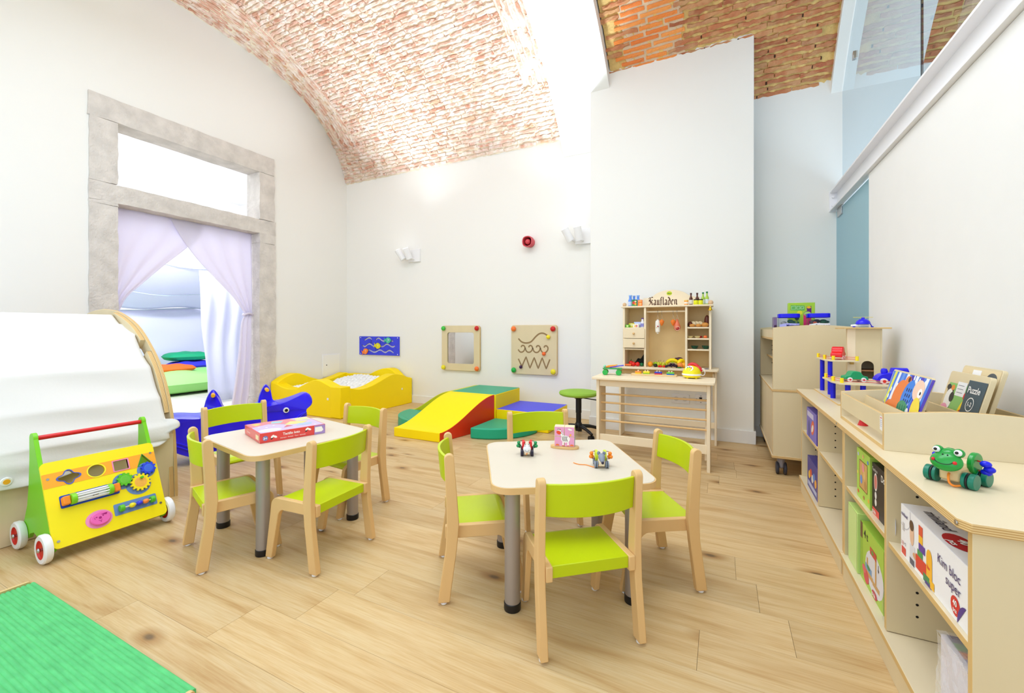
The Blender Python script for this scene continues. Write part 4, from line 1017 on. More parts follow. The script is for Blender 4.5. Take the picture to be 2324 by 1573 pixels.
b.face(rows_[0], LFOAM); b.face(rows_[-1][::-1], LFOAM)
solo('foam_ramp', b, 'lime foam ramp sloping down behind the left green pad', 'foam ramp', group='soft play set', bevel=.006)
# ================================================================ STOOL
t = thing('swivel_stool', 'round green swivel stool on black castors beside the pillar', 'stool', (-1.20, 3.83, 0), rad(20))
P('seat', MB().lathe([(.0, .382), (.16, .382), (.176, .390), (.182, .404), (.176, .418), (.15, .424), (.0, .427)], mat('stool_green', (146, 190, 66), .8), 36), t)
P('seat_plate', MB().lathe([(.035, .352), (.05, .366), (.09, .381)], BLACK, 20), t)
P('column', MB().lathe([(.024, .10), (.024, .22), (.027, .222), (.027, .352)], BLACK, 20), t)
P('hub', MB().lathe([(.03, .055), (.034, .075), (.034, .115), (.028, .13)], BLACK, 20), t)
P('lever', MB().box((.10, -.01, .352), (.13, .022, .008), BLACK, R=RY(rad(8))), t, bevel=.002)
for k in range(5):
    a = 2*pi*k/5+rad(12); d = Vector((cos(a), sin(a), 0)); b = MB()
    pts = smoothpts([d*.02+Vector((0, 0, .098)), d*.10+Vector((0, 0, .094)), d*.18+Vector((0, 0, .075)), d*.215+Vector((0, 0, .062))], 4)
    b.tube(pts, [.017]*5+[.015]*4+[.013]*(len(pts)-9), BLACK, 10); l = P('star_leg', b, t)
    s = Vector((-d.y, d.x, 0)); c = d*.205
    for q in (-1, 1):
        cc = c+s*.012*q; P('castor', MB().cyl(cc-s*.007+Vector((0, 0, .027)), cc+s*.007+Vector((0, 0, .027)), .026, BLACK, 18), l)
# ================================================================ WALL TOYS
def knob(parent, x, z, r, c, y=-.0, name='knob'): return P(name, MB().sph((x, y-r*.55, z), r, C(c, .35), 16, 10, (1, .75, 1)), parent)
t = thing('mirror_board', 'plywood framed mirror board with coloured corner knobs on the back wall', 'mirror', (-2.993, 4.6, .7575))
a_ = MB(); a_.M = frame((0, 0, 0), (1, 0, 0), (0, 0, 1)); a_.prism(rrect(.575, .575, .035, 5), .006, .032, PLY, EDGE['y']); c_ = MB(); c_.M = frame((0, 0, 0), (1, 0, 0), (0, 0, 1)); c_.prism(rrect(.40, .40, .03, 5), -.05, .05, PLY)
P('frame', cut(a_, c_, 'frame'), t, bevel=.0025)
P('mirror_pane', MB().bx((-.215, -.018, -.215), (.215, -.012, .215), mat('mirror', (236, 236, 236), .0, 1.)), t)
P('back_board', MB().bx((-.26, -.012, -.26), (.26, 0, .26), PLY), t)
for x, z, c in ((-.252, .252, (64, 190, 70)), (.252, .252, (206, 26, 26)), (-.252, -.252, (240, 226, 40)), (.252, -.252, (246, 120, 46))): knob(t, x, z, .030, c, -.032)
t = thing('wave_board', 'plywood motor skills board with carved wave grooves on the back wall', 'wall toy', (-1.977, 4.6, .7575))
a_ = MB(); a_.M = XZ.copy(); a_.prism(rrect(.58, .58, .03, 5), .004, .034, PLY, EDGE['y'])
def ribbon3(mb, pts, w, z0, z1, m):
    n = len(pts); L2 = []; R2 = []
    for k in range(n):
        a, c = pts[max(k-1, 0)], pts[min(k+1, n-1)]; dx, dy = c[0]-a[0], c[1]-a[1]; l = math.hypot(dx, dy)
        L2.append((pts[k][0]-dy/l*w/2, pts[k][1]+dx/l*w/2)); R2.append((pts[k][0]+dy/l*w/2, pts[k][1]-dx/l*w/2))
    mb.prism(R2+L2[::-1], z0, z1, m)
GRV = mat('groove_wood', (150, 122, 84), .8)
g1 = smoothpts([(-.195, .13), (-.15, .09), (-.09, .078), (-.03, .095), (.03, .155), (.08, .19), (.13, .192), (.18, .165)], 6)
P('board', MB() and (lambda: (a_))(), t, bevel=.003)
def groove(parent, pts, w=.020):
    if len(pts) < 12: pts = [p for a, c in zip(pts, pts[1:]) for p in (a, (a[0]+(c[0]-a[0])*.1, a[1]+(c[1]-a[1])*.1), (a[0]+(c[0]-a[0])*.9, a[1]+(c[1]-a[1])*.9))]+[pts[-1]]
    b = MB(); b.M = XZ.copy(); n = len(pts); V = []
    for k in range(n):
        a, c = pts[max(k-1, 0)], pts[min(k+1, n-1)]; dx, dy = c[0]-a[0], c[1]-a[1]; l = math.hypot(dx, dy) or 1
        nx, ny = -dy/l, dx/l; V.append([b.vert((pts[k][0]+nx*w*f, pts[k][1]+ny*w*f, h)) for f, h in ((.56, .0338), (.5, .0350), (.46, .0344), (-.46, .0344), (-.5, .0350), (-.56, .0338))])
    for p, q in zip(V, V[1:]):
        for k in range(5): b.face((p[k], q[k], q[k+1], p[k+1]), GRV if k == 2 else PLY)
    P('groove', b, parent)
groove(t, g1)
for i in range(4):
    x = -.150+.097*i; groove(t, smoothpts(([(x-.048, .0)] if i == 0 else [(x-.052, .022), (x-.044, -.006)])+[(x-.022, -.028), (x+.012, -.026), (x+.036, .0), (x+.040, .028), (x+.024, .048), (x+.002, .046), (x-.008, .028)], 5), .018)
groove(t, [(-.195, -.11), (-.15, -.20), (-.095, -.085), (-.045, -.215), (.01, -.09), (.06, -.215), (.11, -.09), (.16, -.215), (.205, -.105)], .018)
for x, z, c in ((-.252, .245, (246, 120, 46)), (.248, .245, (206, 26, 26)), (-.25, -.245, (30, 176, 70)), (.25, -.245, (240, 226, 40))): knob(t, x, z, .031, c, -.034)
for x, z, c, r in ((.19, .152, (246, 226, 30), .024), (.135, -.042, (246, 110, 50), .022), (-.158, -.205, (60, 24, 70), .020)): P('sliding_bead', MB().sph((x, -.034-r*.6, z), r, C(c, .35), 14, 8), t)
t = thing('fish_board', 'blue wall toy board with three sliding fish on the back wall', 'wall toy', (-4.372, 4.6, .7625))
a_ = MB(); a_.M = XZ.copy(); a_.prism(rrect(.745, .265, .006, 2), .016, .026, mat('deep_blue_board', (56, 66, 226), .5, var=(20, .1)))
fp = [smoothpts(q, 5) for q in ([(-.28, .075), (-.23, .098), (-.19, .112), (-.155, .105), (-.14, .085)], [(-.06, .078), (-.03, .105), (.0, .108), (.03, .092), (.07, .07), (.12, .075), (.17, .088), (.24, .07), (.265, .072)],
   [(-.32, .008), (-.29, -.012), (-.26, -.012), (-.21, .018), (-.17, .024), (-.12, .0), (-.07, -.012), (-.02, .002), (.03, -.008), (.08, -.006), (.13, .022), (.17, .022), (.22, -.004), (.26, -.010), (.295, .006)], [(-.27, -.085), (-.2, -.062), (-.15, -.075), (-.1, -.092), (-.05, -.085), (0, -.06), (.04, -.062), (.09, -.085), (.13, -.088), (.18, -.062), (.22, -.068), (.27, -.095)])]
c_ = MB(); c_.M = XZ.copy()
for q in fp: ribbon3(c_, q, .020, .0, .05, PLY)
me = cut(a_, c_, 'board')
c2_ = MB(); c2_.M = XZ.copy()
for x, z0, z1 in ((-.142, .0, .10), (.035, .0, .10), (-.055, -.08, .01)): ribbon3(c2_, [(x, z0), (x, z1)], .012, .0, .05, PLY)
tmp = MB(); tmp.v = [tuple(v.co) for v in me.vertices]; tmp.f = [tuple(p.vertices) for p in me.polygons]; tmp.mats = list(me.materials); tmp.m = [p.material_index for p in me.polygons]
P('board', cut(tmp, c2_, 'board'), t)
P('back_panel', MB().bx((-.378, -.012, -.138), (.378, 0, .138), mat('white_panel', (238, 234, 226), .5)), t, bevel=.002)
for x in (-.345, .345):
    for z in (-.115, .115): P('screw', MB().cyl((x, -.026, z), (x, -.029, z), .007, WHITE, 10), t)
def fish(x, z, c, c2, rot):
    b = MB(); b.M = XZ @ Matrix.Translation((x, z, 0)) @ Matrix.Rotation(rot, 4, 'Z')
    pts = smoothpts([(.06, 0), (.035, .032), (0, .042), (-.03, .026), (-.045, .012), (-.065, .038), (-.058, .0), (-.066, -.036), (-.045, -.012), (-.03, -.026), (0, -.042), (.035, -.032)], 3, True)
    b.prism(pts[::-1] if False else pts, .030, .040, C(c, .4)); f = P('fish', b, t, bevel=.003)
    b = MB(); b.M = XZ @ Matrix.Translation((x, z, 0)) @ Matrix.Rotation(rot, 4, 'Z'); b.disc((.022, .008), .012, C(c2, .4), .0404, n=12); b.disc((.024, .008), .005, BLACK, .0408, n=8); b.stroke(smoothpts([(.0, .03), (.008, 0), (.0, -.03)], 4), .004, C(c2, .4), .0404); P('fish_eye', b, f)
fish(.175, .080, (70, 190, 160), (200, 240, 236), 0.); fish(-.015, .0, (226, 214, 10), (250, 240, 120), -.1); fish(-.25, -.085, (250, 130, 40), (255, 200, 150), .35)
# ================================================================ TOY SHOP: COUNTER
t = thing('shop_counter', 'wooden play shop counter with four rods in front of the pillar', 'counter', (-.475, 3.39, 0))
P('countertop', MB().prism(rrect(.865, .35, .02, 4), .612, .631, PINE), t, bevel=.003)
for sx in (-1, 1): P('side_panel', MB().bx((sx*.39-.011, -.14, 0), (sx*.39+.011, .07, .612), PINE), t, bevel=.002)
P('apron', MB().bx((-.379, -.130, .560), (.379, -.115, .612), PINE), t, bevel=.002)
P('stretcher', MB().bx((-.379, -.128, .125), (.379, -.113, .188), PINE), t, bevel=.002)
for z in (.493, .425, .354, .283): P('rod', MB().cyl((-.379, -.075, z), (.379, -.075, z), .0075, BEECH, 12), t)
P('diagonal_brace', MB().box((.372, .0, .25), (.016, .035, .40), PINE, R=RX(rad(-22))), t, bevel=.002)
# ---- shelf unit on its own stand
t = thing('shop_shelf', 'wooden toy shop shelf unit with two drawers and a lettered sign against the pillar', 'shelf', (-.455, 4.11, 0))
y0, y1 = -.11, .10
for n_, x in (('side_panel', -.3635), ('partition', -.174), ('partition', .1735), ('side_panel', .3635)): P(n_, MB().bx((x-.009, y0, .657), (x+.009, y1, 1.197), PINE), t, bevel=.002)
P('top_board', MB().bx((-.385, y0-.012, 1.197), (.387, y1, 1.212), PINE), t, bevel=.003)
P('worktop', MB().prism(rrect(.84, .27, .015, 3, .01, -.035), .638, .657, PINE), t, bevel=.003)
P('back_panel', MB().bx((-.354, y1-.012, .66), (.354, y1-.004, 1.197), PINEB), t)
for x0, x1, z in ((.183, .354, 1.018), (.183, .354, .921), (.183, .354, .826), (-.354, -.184, 1.015), (-.354, -.184, .822)): P('shelf_board', MB().bx((x0, y0+.004, z-.013), (x1, y1-.01, z), PINE), t, bevel=.0015)
for z0, z1 in ((.916, 1.004), (.828, .912)):
    d = P('drawer', MB().bx((-.366, y0-.012, z0), (-.176, y0-.001, z1), mat('drawer_front', (240, 222, 188), .5)).bx((-.352, y0, z0+.006), (-.186, y1-.03, z1-.012), PINE), t, bevel=.002)
    P('knob', MB().cyl((-.271, y0-.012, (z0+z1)/2), (-.271, y0-.022, (z0+z1)/2), .005, BEECH, 10).sph((-.271, y0-.026, (z0+z1)/2), .0105, BEECH, 14, 8), d)
P('hanging_rod', MB().cyl((-.165, -.07, 1.158), (.1645, -.07, 1.158), .008, PINE, 14), t)
for x in (-.365, .367): P('finial', MB().sph((x, -.07, 1.2285), .0185 if x < 0 else .021, mat('finial_wood', (222, 186, 146), .5), 18, 10), t)
sg = P('sign_board', (lambda b: (setattr(b, 'M', Matrix.Translation((.028, .06, 1.212)) @ XZ), b.prism([(-.245, 0), (.245, 0), (.245, .078)]+smoothpts([(.21, .080), (.16, .094), (.12, .122), (.06, .143), (0, .150), (-.06, .143), (-.12, .122), (-.16, .094), (-.21, .080)], 4)+[(-.245, .078)], 0, .012, PINE), b)[-1])(MB()), t, bevel=.002)
# gothic lettering drawn with a broad nib
INKB = mat('brown_lettering', (84, 46, 26), .6)
GL = {'K': (.98, [[(.02, 1.18), (.14, 1.42), (.34, 1.38), (.62, 1.50), (.92, 1.40)], [(.40, 1.36), (.34, 1.0), (.40, .55), (.28, .12), (.06, .10), (.0, .02)], [(.42, .78), (.66, .96), (.80, .84), (.66, .68), (.46, .70)], [(.56, .68), (.70, .40), (.82, .06), (.96, .14)], [(.16, 1.08), (.10, .86), (.18, .72)]]),
      'a': (.62, [[(.06, .82), (.20, .98), (.42, .86), (.42, .16), (.56, .02)], [(.42, .56), (.12, .42), (.10, .14), (.24, .0), (.42, .16)]]), 'u': (.66, [[(.0, .86), (.12, .98), (.12, .18), (.26, .02), (.46, .18)], [(.46, .98), (.46, .16), (.60, .02)]]),
      'f': (.44, [[(.40, 1.36), (.28, 1.48), (.16, 1.34), (.16, .10), (.06, -.28)], [(.0, .92), (.36, .92)]]), 'l': (.32, [[(.12, 1.46), (.12, .14), (.26, .02)]]),
      'd': (.62, [[(.04, 1.42), (.24, 1.30), (.46, .96), (.50, .52), (.44, .18), (.26, .0), (.10, .14), (.10, .74), (.24, .94), (.44, .80)]]), 'e': (.54, [[(.12, .54), (.40, .68), (.38, .90), (.24, .98), (.10, .82), (.10, .18), (.26, .0), (.44, .14)]]),
      'n': (.68, [[(.0, .86), (.12, .98), (.12, .06)], [(.12, .84), (.34, .98), (.48, .84), (.48, .16), (.62, .02)]])}
def gothic(mb, word, x, y, h, w, m):
    for ch in word:
        adv, strokes = GL[ch]
        for s_ in strokes:
            q = smoothpts(s_, 3) if ch in 'Kd' else s_
            for p0, p1 in zip(q, q[1:]):
                a = [(x+p[0]*h*.8, y+p[1]*h) for p in (p0, p1)]; nx, ny = w*.72, w*.62
                pts = [(a[0][0]-nx/2, a[0][1]-ny/2), (a[0][0]+nx/2, a[0][1]+ny/2), (a[1][0]+nx/2, a[1][1]+ny/2), (a[1][0]-nx/2, a[1][1]-ny/2)]
                ar = sum(pts[k][0]*pts[(k+1) % 4][1]-pts[(k+1) % 4][0]*pts[k][1] for k in range(4))
                mb.poly(pts if ar > 0 else pts[::-1], m)
        x += adv*h*.8+.004
b = MB(); b.M = Matrix.Translation((.028, .0478, 1.212)) @ XZ; gothic(b, 'Kaufladen', -.192, .012, .050, .0115, INKB); P('gothic_lettering', b, sg, smooth=False)
b = MB(); b.M = Matrix.Translation((.028, .0477, 1.212)) @ XZ; b.disc((-.01, .118), .024, mat('logo_lime', (204, 216, 30), .5), 0, .019); b.text('Beru', -.01, .112, .017, C((20, 120, 60), .5), .0004, 'CENTER', .0004, .2); P('round_logo', b, sg)
# stand
for sx in (-1, 1): P('stand_panel', MB().bx((sx*.405-.009, -.085, 0), (sx*.405+.009, .09, .638), PINE), t, bevel=.002)
P('stand_rail', MB().bx((-.396, .06, .118), (.396, .075, .168), PINE), t, bevel=.002)
P('stand_apron', MB().bx((-.396, -.07, .585), (.396, -.055, .638), PINEB), t, bevel=.002)
P('diagonal_brace', MB().box((.388, -.02, .45), (.014, .03, .36), PINE, R=RX(rad(20))), t, bevel=.002)
# ---- goods (all top-level)
SH = 4.05
def bottle(x, z, col, cap, label, h=.10, r=.0165, y=SH, group='toy bottles on the shop', lab=None, neck=.35, capn=True):
    t = thing('toy_bottle', label, 'bottle', (x, y, z), 0, group); m = mat('bottle_%02x%02x%02x' % col, col, .3)
    P('bottle_body', MB().lathe([(r*.9, 0), (r, .003), (r, h*.52), (r*.75, h*.62), (r*neck, h*.72), (r*neck, h*.9)], m, 18), t)
    P('cap', MB().lathe([(r*neck*1.1, h*.88), (r*neck*1.25, h*.9), (r*neck*1.25, h)], mat('cap_%02x%02x%02x' % cap, cap, .4), 16), t)
    if lab: P('paper_label', MB().lathe([(r*1.02, h*.08), (r*1.02, h*.42)], C(lab, .5), 18, False), t)
TB = 1.212
BLB = (96, 150, 240)
bottle(-.768, TB, BLB, (150, 190, 250), 'blue toy bottle at the left end of the shop top', .105, .020, lab=(200, 214, 246), neck=.6)
bottle(-.744, TB, BLB, (150, 190, 250), 'second blue toy bottle, half hidden behind the leftmost one', .103, .018, SH+.05, lab=(200, 214, 246), neck=.6)
bottle(-.706, TB, BLB, (150, 190, 250), 'blue toy bottle behind the small juice cartons', .105, .019, SH+.045, lab=(200, 214, 246), neck=.6)
BRN = (88, 36, 20)
bottle(-.246, TB, BRN, (70, 24, 14), 'brown toy sauce bottle beside the lettered sign', .105, .015, lab=(236, 230, 224), neck=.42)
bottle(-.197, TB, BRN, (70, 24, 14), 'brown toy bottle behind the yellow jars', .107, .0155, SH+.03, lab=(236, 230, 224), neck=.42)
bottle(-.150, TB, (172, 204, 70), (20, 130, 70), 'pale green toy bottle behind the yellow jars', .11, .015, SH+.03, lab=(232, 240, 220), neck=.42)
bottle(-.118, TB, (172, 204, 70), (20, 130, 70), 'pale green toy bottle at the right end of the shop top', .113, .0155, lab=(216, 226, 236), neck=.42)
def carton(name, c, d, col, label, cat, group=None, deco=(), rz=0.):
    t = thing(name, label, cat, (c[0], c[1], c[2]), rz, group); P('carton', MB().bx((-d[0]/2, -d[1]/2, 0), (d[0]/2, d[1]/2, d[2]), mat('carton_%02x%02x%02x' % col, col, .45)), t, bevel=.0015)
    if deco:
        b = MB(); b.M = Matrix.Translation((0, -d[1]/2-.0005, 0)) @ XZ
        for i, (kind, x, z, r, cc) in enumerate(deco):
            if kind == 'o': b.disc((x*d[0], z*d[2]), r*d[0], C(cc, .45), .0003*i, n=12)
            else: b.poly([((x-r)*d[0], (z-kind)*d[2]), ((x+r)*d[0], (z-kind)*d[2]), ((x+r)*d[0], (z+kind)*d[2]), ((x-r)*d[0], (z+kind)*d[2])], C(cc, .45), .0003*i)
        P('carton_print', b, t)
carton('juice_carton', (-.722, 4.012, TB), (.046, .03, .058), (64, 150, 70), 'small toy carton with red and green fruit print', 'carton', None, (('o', -.1, .5, .32, (222, 60, 40)), ('o', .2, .3, .22, (250, 170, 50)), ('o', .2, .72, .2, (240, 220, 180)), (.06, 0, .9, .48, (20, 120, 60))))
carton('juice_carton', (-.673, 4.012, TB), (.038, .03, .055), (250, 132, 40), 'small orange toy carton left of the lettered sign', 'carton', None, (('o', .1, .3, .3, (252, 190, 120)), (.08, 0, .8, .4, (250, 200, 120))))
def jar(x, col, capc, label, lab=None, h=.046, r=.0185, y=4.01, group=None):
    t = thing('toy_jar', label, 'jar', (x, y, TB), 0, group); P('jar_body', MB().lathe([(r*.95, 0), (r, .003), (r, h*.78), (r*.9, h*.84)], mat('jar_%02x%02x%02x' % col, col, .35), 18), t)
    P('lid', MB().lathe([(r*1.02, h*.82), (r*1.02, h)], mat('lid_%02x%02x%02x' % capc, capc, .4), 18), t)
    if lab: P('paper_label', MB().lathe([(r*1.02, h*.2), (r*1.02, h*.6)], C(lab, .5), 18, False), t)
jar(-.281, (250, 160, 40), (250, 210, 110), 'toy jam jar with white label before the end of the sign', (250, 240, 226), .042, .0175)
jar(-.204, (232, 232, 20), (40, 20, 14), 'yellow toy mustard jar, left one of the dark-lidded pair'); jar(-.166, (232, 232, 20), (40, 20, 14), 'yellow toy mustard jar, right one of the dark-lidded pair')
t = thing('brass_bell', 'small brass bell hanging at the upper right corner of the shop', 'bell', (-.090, 3.975, 1.160)); BRS = mat('brass', (220, 176, 40), .25, 1.)
P('bell_body', MB().lathe([(.0205, 0), (.019, .003), (.012, .012), (.010, .024), (.004, .028)], BRS, 20), t); P('clapper', MB().sph((0, 0, -.003), .004, BRS, 10, 6), t); P('bell_hook', MB().tube([(0, 0, .027), (0, .004, .038), (0, .012, .042)], .0018, BRS, 6), t)
# left column: dairy
carton('butter_box', (-.787, 4.03, 1.0152), (.034, .05, .026), (110, 190, 40), 'small green toy packet on the upper left shop shelf', 'packet', None, (('o', 0, .5, .25, (226, 240, 160)),))
carton('butter_box', (-.760, 4.085, 1.0152), (.05, .05, .040), (238, 226, 40), 'yellow toy packet behind the green one', 'packet', None, (('o', 0, .6, .3, (250, 244, 170)),))
carton('margarine_tub', (-.713, 4.04, 1.0152), (.052, .05, .030), (244, 238, 222), 'white toy margarine tub with a fruit print', 'tub', None, (('o', .1, .45, .2, (220, 110, 130)), ('o', -.1, .4, .16, (240, 200, 80))))
carton('margarine_tub', (-.705, 4.095, 1.0152), (.07, .05, .052), (196, 206, 246), 'pale blue toy carton behind the white tub', 'tub', None, ((.1, 0, .6, .4, (240, 244, 252)),))
bottle(-.660, 1.0152, (240, 240, 250), (110, 70, 150), 'white toy milk bottle by the first shop partition', .088, .018, 4.06, None, lab=(150, 150, 220), neck=.5)
# hanging meats
def hang(label, name, x, parts_):
    t = thing(name, label, 'toy food', (x, 4.035, 1.085)); parts_(t)
    P('hook', MB().tube(smoothpts([(0, .004, .064), (0, .014, .078), (0, .002, .084), (0, -.007, .074), (0, -.002, .05), (.004, .004, .042), (-.002, .003, .038)], 4), .0013, CHROME, 6), t)
    P('string_loop', MB().tube([(-.006, 0, -.002), (-.004, 0, .02), (0, 0, .044), (.006, 0, .02), (.010, 0, -.002)], .0008, mat('string', (226, 214, 190), .8), 5), t)
SAW = mat('sausage_white', (244, 240, 232), .35); SAO = mat('sausage_orange', (246, 132, 50), .4); HAM = mat('ham_pink', (226, 118, 84), .4)
def f1(t):
    P('sausage', MB().lathe([(.006, -.128), (.010, -.126), (.007, -.120), (.019, -.112), (.0215, -.09), (.0215, -.035), (.019, -.012), (.008, -.004), (.011, 0), (.004, .003)], SAW, 18), t)
    b = MB(); b.M = Matrix.Translation((0, -.0222, -.06)) @ XZ; b.disc((.004, 0), .006, C((210, 40, 40), .4), n=10); b.disc((-.006, -.012), .004, C((240, 190, 60), .4), n=10); b.poly([(-.002, -.006), (.014, -.004), (.014, .0), (-.002, -.002)], C((90, 40, 40), .4)); P('sausage_print', b, t)
hang('white toy sausage hanging from the shop rod', 'toy_sausage', -.523, f1)
def f2(t): P('cutlet', MB().lathe([(.002, -.056), (.008, -.05), (.021, -.022), (.020, -.010), (.008, -.002), (.004, .003)], SAO, 16), t)
def f4(t): P('ham', MB().lathe([(.004, -.10), (.019, -.094), (.029, -.078), (.027, -.055), (.016, -.028), (.008, -.006), (.010, .0), (.004, .004)], HAM, 20), t); P('cut_face', MB().sph((.004, -.020, -.078), .019, mat('ham_cut', (170, 40, 40), .4), 16, 8, (1, .45, .95)), t); P('ham_rim', MB().tube([(.004+.019*cos(a), -.0265, -.078+.018*sin(a)) for a in [2*pi*k/20 for k in range(20)]], .002, mat('ham_fat', (240, 200, 180), .4), 6, closed=True), t)
hang('orange toy cutlet hanging beside the white sausage', 'toy_cutlet', -.488, f2); hang('orange toy cutlet hanging left of the toy ham', 'toy_cutlet', -.392, f2); hang('pink toy ham with dark red cut face hanging from the rod', 'toy_ham', -.358, f4)
# right column: bread, halves, bowls
LOAF = mat('dark_crust', (92, 36, 18), .4); ROLL = mat('golden_roll', (206, 140, 62), .5); SLC = mat('bread_slice', (240, 220, 176), .6)
def loaf(x, y, z, sc, m, label, rz=0., name='toy_loaf'): return solo(name, MB().sph((0, 0, sc[2]*.9), 1, m, 18, 10, sc), label, 'toy bread', (x, y, z), rz)
loaf(-.252, 4.06, 1.0182, (.02, .035, .026), LOAF, 'dark toy loaf end at the left of the bread shelf')
loaf(-.118, 4.09, 1.0182, (.023, .022, .055), LOAF, 'tall dark toy loaf standing at the right of the bread shelf')
for i, x in enumerate((-.226, -.204, -.176)):
    b = MB(); b.M = Matrix.Translation((0, 0, 0)) @ XZ; b.prism([(.022*cos(a)*1.1, .027+.024*sin(a)) for a in [2*pi*k/18 for k in range(18)]], 0, .007, SLC, LOAF)
    solo('bread_slice', b, ('leftmost toy bread slice leaning on the dark loaf end', 'middle toy bread slice behind the rolls', 'rightmost toy bread slice next to the tall loaf')[i], 'toy bread', (x, 4.06+.006*i, 1.0185), .35*(i-1), 'sliced toy bread', bevel=.002)
for i, (x, s) in enumerate(((-.233, .025), (-.183, .024), (-.132, .029))): loaf(x, 4.022, 1.0182, (s, .02, .0145+.006*(i == 2)), ROLL, ('left golden toy roll at the front of the bread shelf', 'middle golden toy roll at the front of the bread shelf', 'big right golden toy roll in front of the tall loaf')[i], 0, 'toy_roll')
def bowl(x, z, r, h, mo, mi_, label, cat, name): 
    t = thing(name, label, cat, (x, 4.05, z)); P('shell', MB().lathe([(r*.35, 0), (r*.75, h*.35), (r, h)], mo, 20), t); P('inside', MB().lathe([(0, h*.98), (r*.97, h*1.01)], mi_, 20), t)
DG = mat('dark_green_bowl', (16, 74, 52), .4)
bowl(-.216, .8262, .031, .028, DG, DG, 'dark green toy bowl, left one on the lower right shelf', 'bowl', 'toy_bowl'); bowl(-.127, .8262, .033, .030, DG, DG, 'dark green toy bowl, right one on the lower right shelf', 'bowl', 'toy_bowl')
CRM = mat('cream_half', (238, 226, 190), .45); CRN = mat('rind', (226, 208, 150), .45)
bowl(-.252, .9212, .024, .018, CRN, CRM, 'cream toy fruit half at the left of the middle right shelf', 'toy food', 'fruit_half'); bowl(-.194, .9212, .024, .018, CRN, CRM, 'cream toy fruit half in the middle of the right shelf', 'toy food', 'fruit_half')
solo('toy_egg', MB().sph((0, 0, .012), .0135, mat('orange_egg', (242, 120, 60), .4), 14, 8, (1.2, 1, .9)), 'small orange toy fruit on the middle right shelf', 'toy food', (-.131, 4.05, .9212))
solo('toy_egg', MB().sph((0, 0, .010), .011, mat('red_half', (190, 40, 40), .4), 14, 8, (1.2, 1, .9)), 'small red toy fruit behind the cream half', 'toy food', (-.170, 4.09, .9212))
# fruit and vegetables along the worktop
WT = .657
def fruit(name, x, y, r, m, label, sc=(1, 1, 1), stem=None, z=0.):
    t = thing(name, label, 'toy fruit', (x, y, WT+z)); P('flesh', MB().sph((0, 0, r*sc[2]), r, m, 18, 10, sc), t)
    if stem: P('stalk', MB().tube([(0, 0, r*sc[2]*1.9), (.002, 0, r*sc[2]*2+.008)], .0016, stem, 6), t)
OR = mat('orange_peel', (248, 158, 30), .5, bump=(120, .3)); TOM = mat('tomato', (224, 34, 24), .35); LM = mat('lime_fruit', (150, 200, 20), .4); PEAR = mat('pear_yellow', (206, 204, 40), .4); PCH = mat('peach', (246, 144, 70), .45); AUB = mat('aubergine', (64, 20, 50), .35); BAN = mat('banana', (250, 224, 0), .4); STK = mat('stalk_brown', (60, 50, 20), .7); PLUM = mat('grape', (44, 20, 46), .3)
fruit('toy_orange', -.588, 4.04, .024, OR, 'toy orange at the left of the fruit row')
fruit('toy_lime', -.545, 4.09, .021, LM, 'green toy lime behind the avocado half', (1.4, 1, 1))
fruit('avocado_half', -.541, 4.03, .019, mat('avocado', (30, 44, 26), .4), 'dark toy avocado half beside the orange', (1, 1, .8))
for i, x in enumerate((-.516, -.502, -.474, -.450)):
    t = thing('toy_pear', ('leftmost yellow toy pear of four', 'second yellow toy pear of four', 'third yellow toy pear of four', 'rightmost yellow toy pear, next to the bananas')[i], 'toy fruit', (x, 4.04+.03*(i % 2), WT))
    P('flesh', MB().lathe([(.004, 0), (.015, .006), (.018, .018), (.012, .036), (.005, .046)], PEAR, 16), t); P('stalk', MB().tube([(0, 0, .045), (.003, 0, .062)], .0012, STK, 5), t)
for i, x in enumerate((-.508, -.492, -.468, -.455)): fruit('toy_cherry', x, 4.005, .010, TOM, ('leftmost red toy cherry before the pears', 'second red toy cherry before the pears', 'third red toy cherry before the pears', 'red toy cherry touching the grapes')[i], (1, 1, 1), STK)
def banana(x, y, z, rz, label, l=.11, tilt=0.):
    pts = [(l*(i/10-.5), 0, .035*(1-(2*(i/10)-1)**2)) for i in range(11)]; rr = [.004]+[.017*min(1, .5+.9*sin(pi*i/10)) for i in range(1, 10)]+[.004]
    t = thing('toy_banana', label, 'toy fruit', (x, y, WT+z), rz); P('flesh', MB().tube([(p[0], p[1], p[2]+.017) for p in pts], rr, BAN, 10), t); P('tip', MB().cyl((l/2, 0, .017), (l/2+.012, 0, .012), .005, STK, 8), t)
banana(-.400, 4.07, .012, .1, 'big toy banana lying across the grapes', .12); banana(-.325, 4.06, .012, .9, 'toy banana by the second partition', .09)
fruit('toy_aubergine', -.345, 4.10, .020, AUB, 'dark purple toy fruit on top of the bananas', (1.6, 1, 1), None, .05); fruit('toy_aubergine', -.372, 4.12, .017, AUB, 'dark toy fruit half behind the big banana', (1.2, 1, 1), None, .05)
fruit('toy_peach', -.335, 4.02, .023, PCH, 'toy peach right of the grapes', (1.1, 1, 1)); fruit('toy_mango', -.305, 4.05, .024, mat('mango', (246, 180, 40), .4), 'yellow orange toy mango in the corner by the second partition')
fruit('toy_leaf', -.335, 3.985, .010, mat('leaf_green', (30, 110, 40), .5), 'dark green toy leaf in front of the peach', (2.2, .6, .6))
t = thing('toy_grapes', 'bunch of dark purple toy grapes in front of the bananas', 'toy fruit', (-.395, 4.0, WT)); t.scale = (1.15,)*3; r6 = random.Random(6)
for i in range(26):
    a = r6.uniform(-1, 1); P('grape', MB().sph((a*.048, r6.uniform(-.012, .016), .009+r6.uniform(0, .026)*(1-abs(a))), .0088, PLUM, 10, 6), t)
P('bunch_leaf', MB().sph((.002, -.004, .044), .009, LM, 12, 6, (1.4, 1, .5)), t)
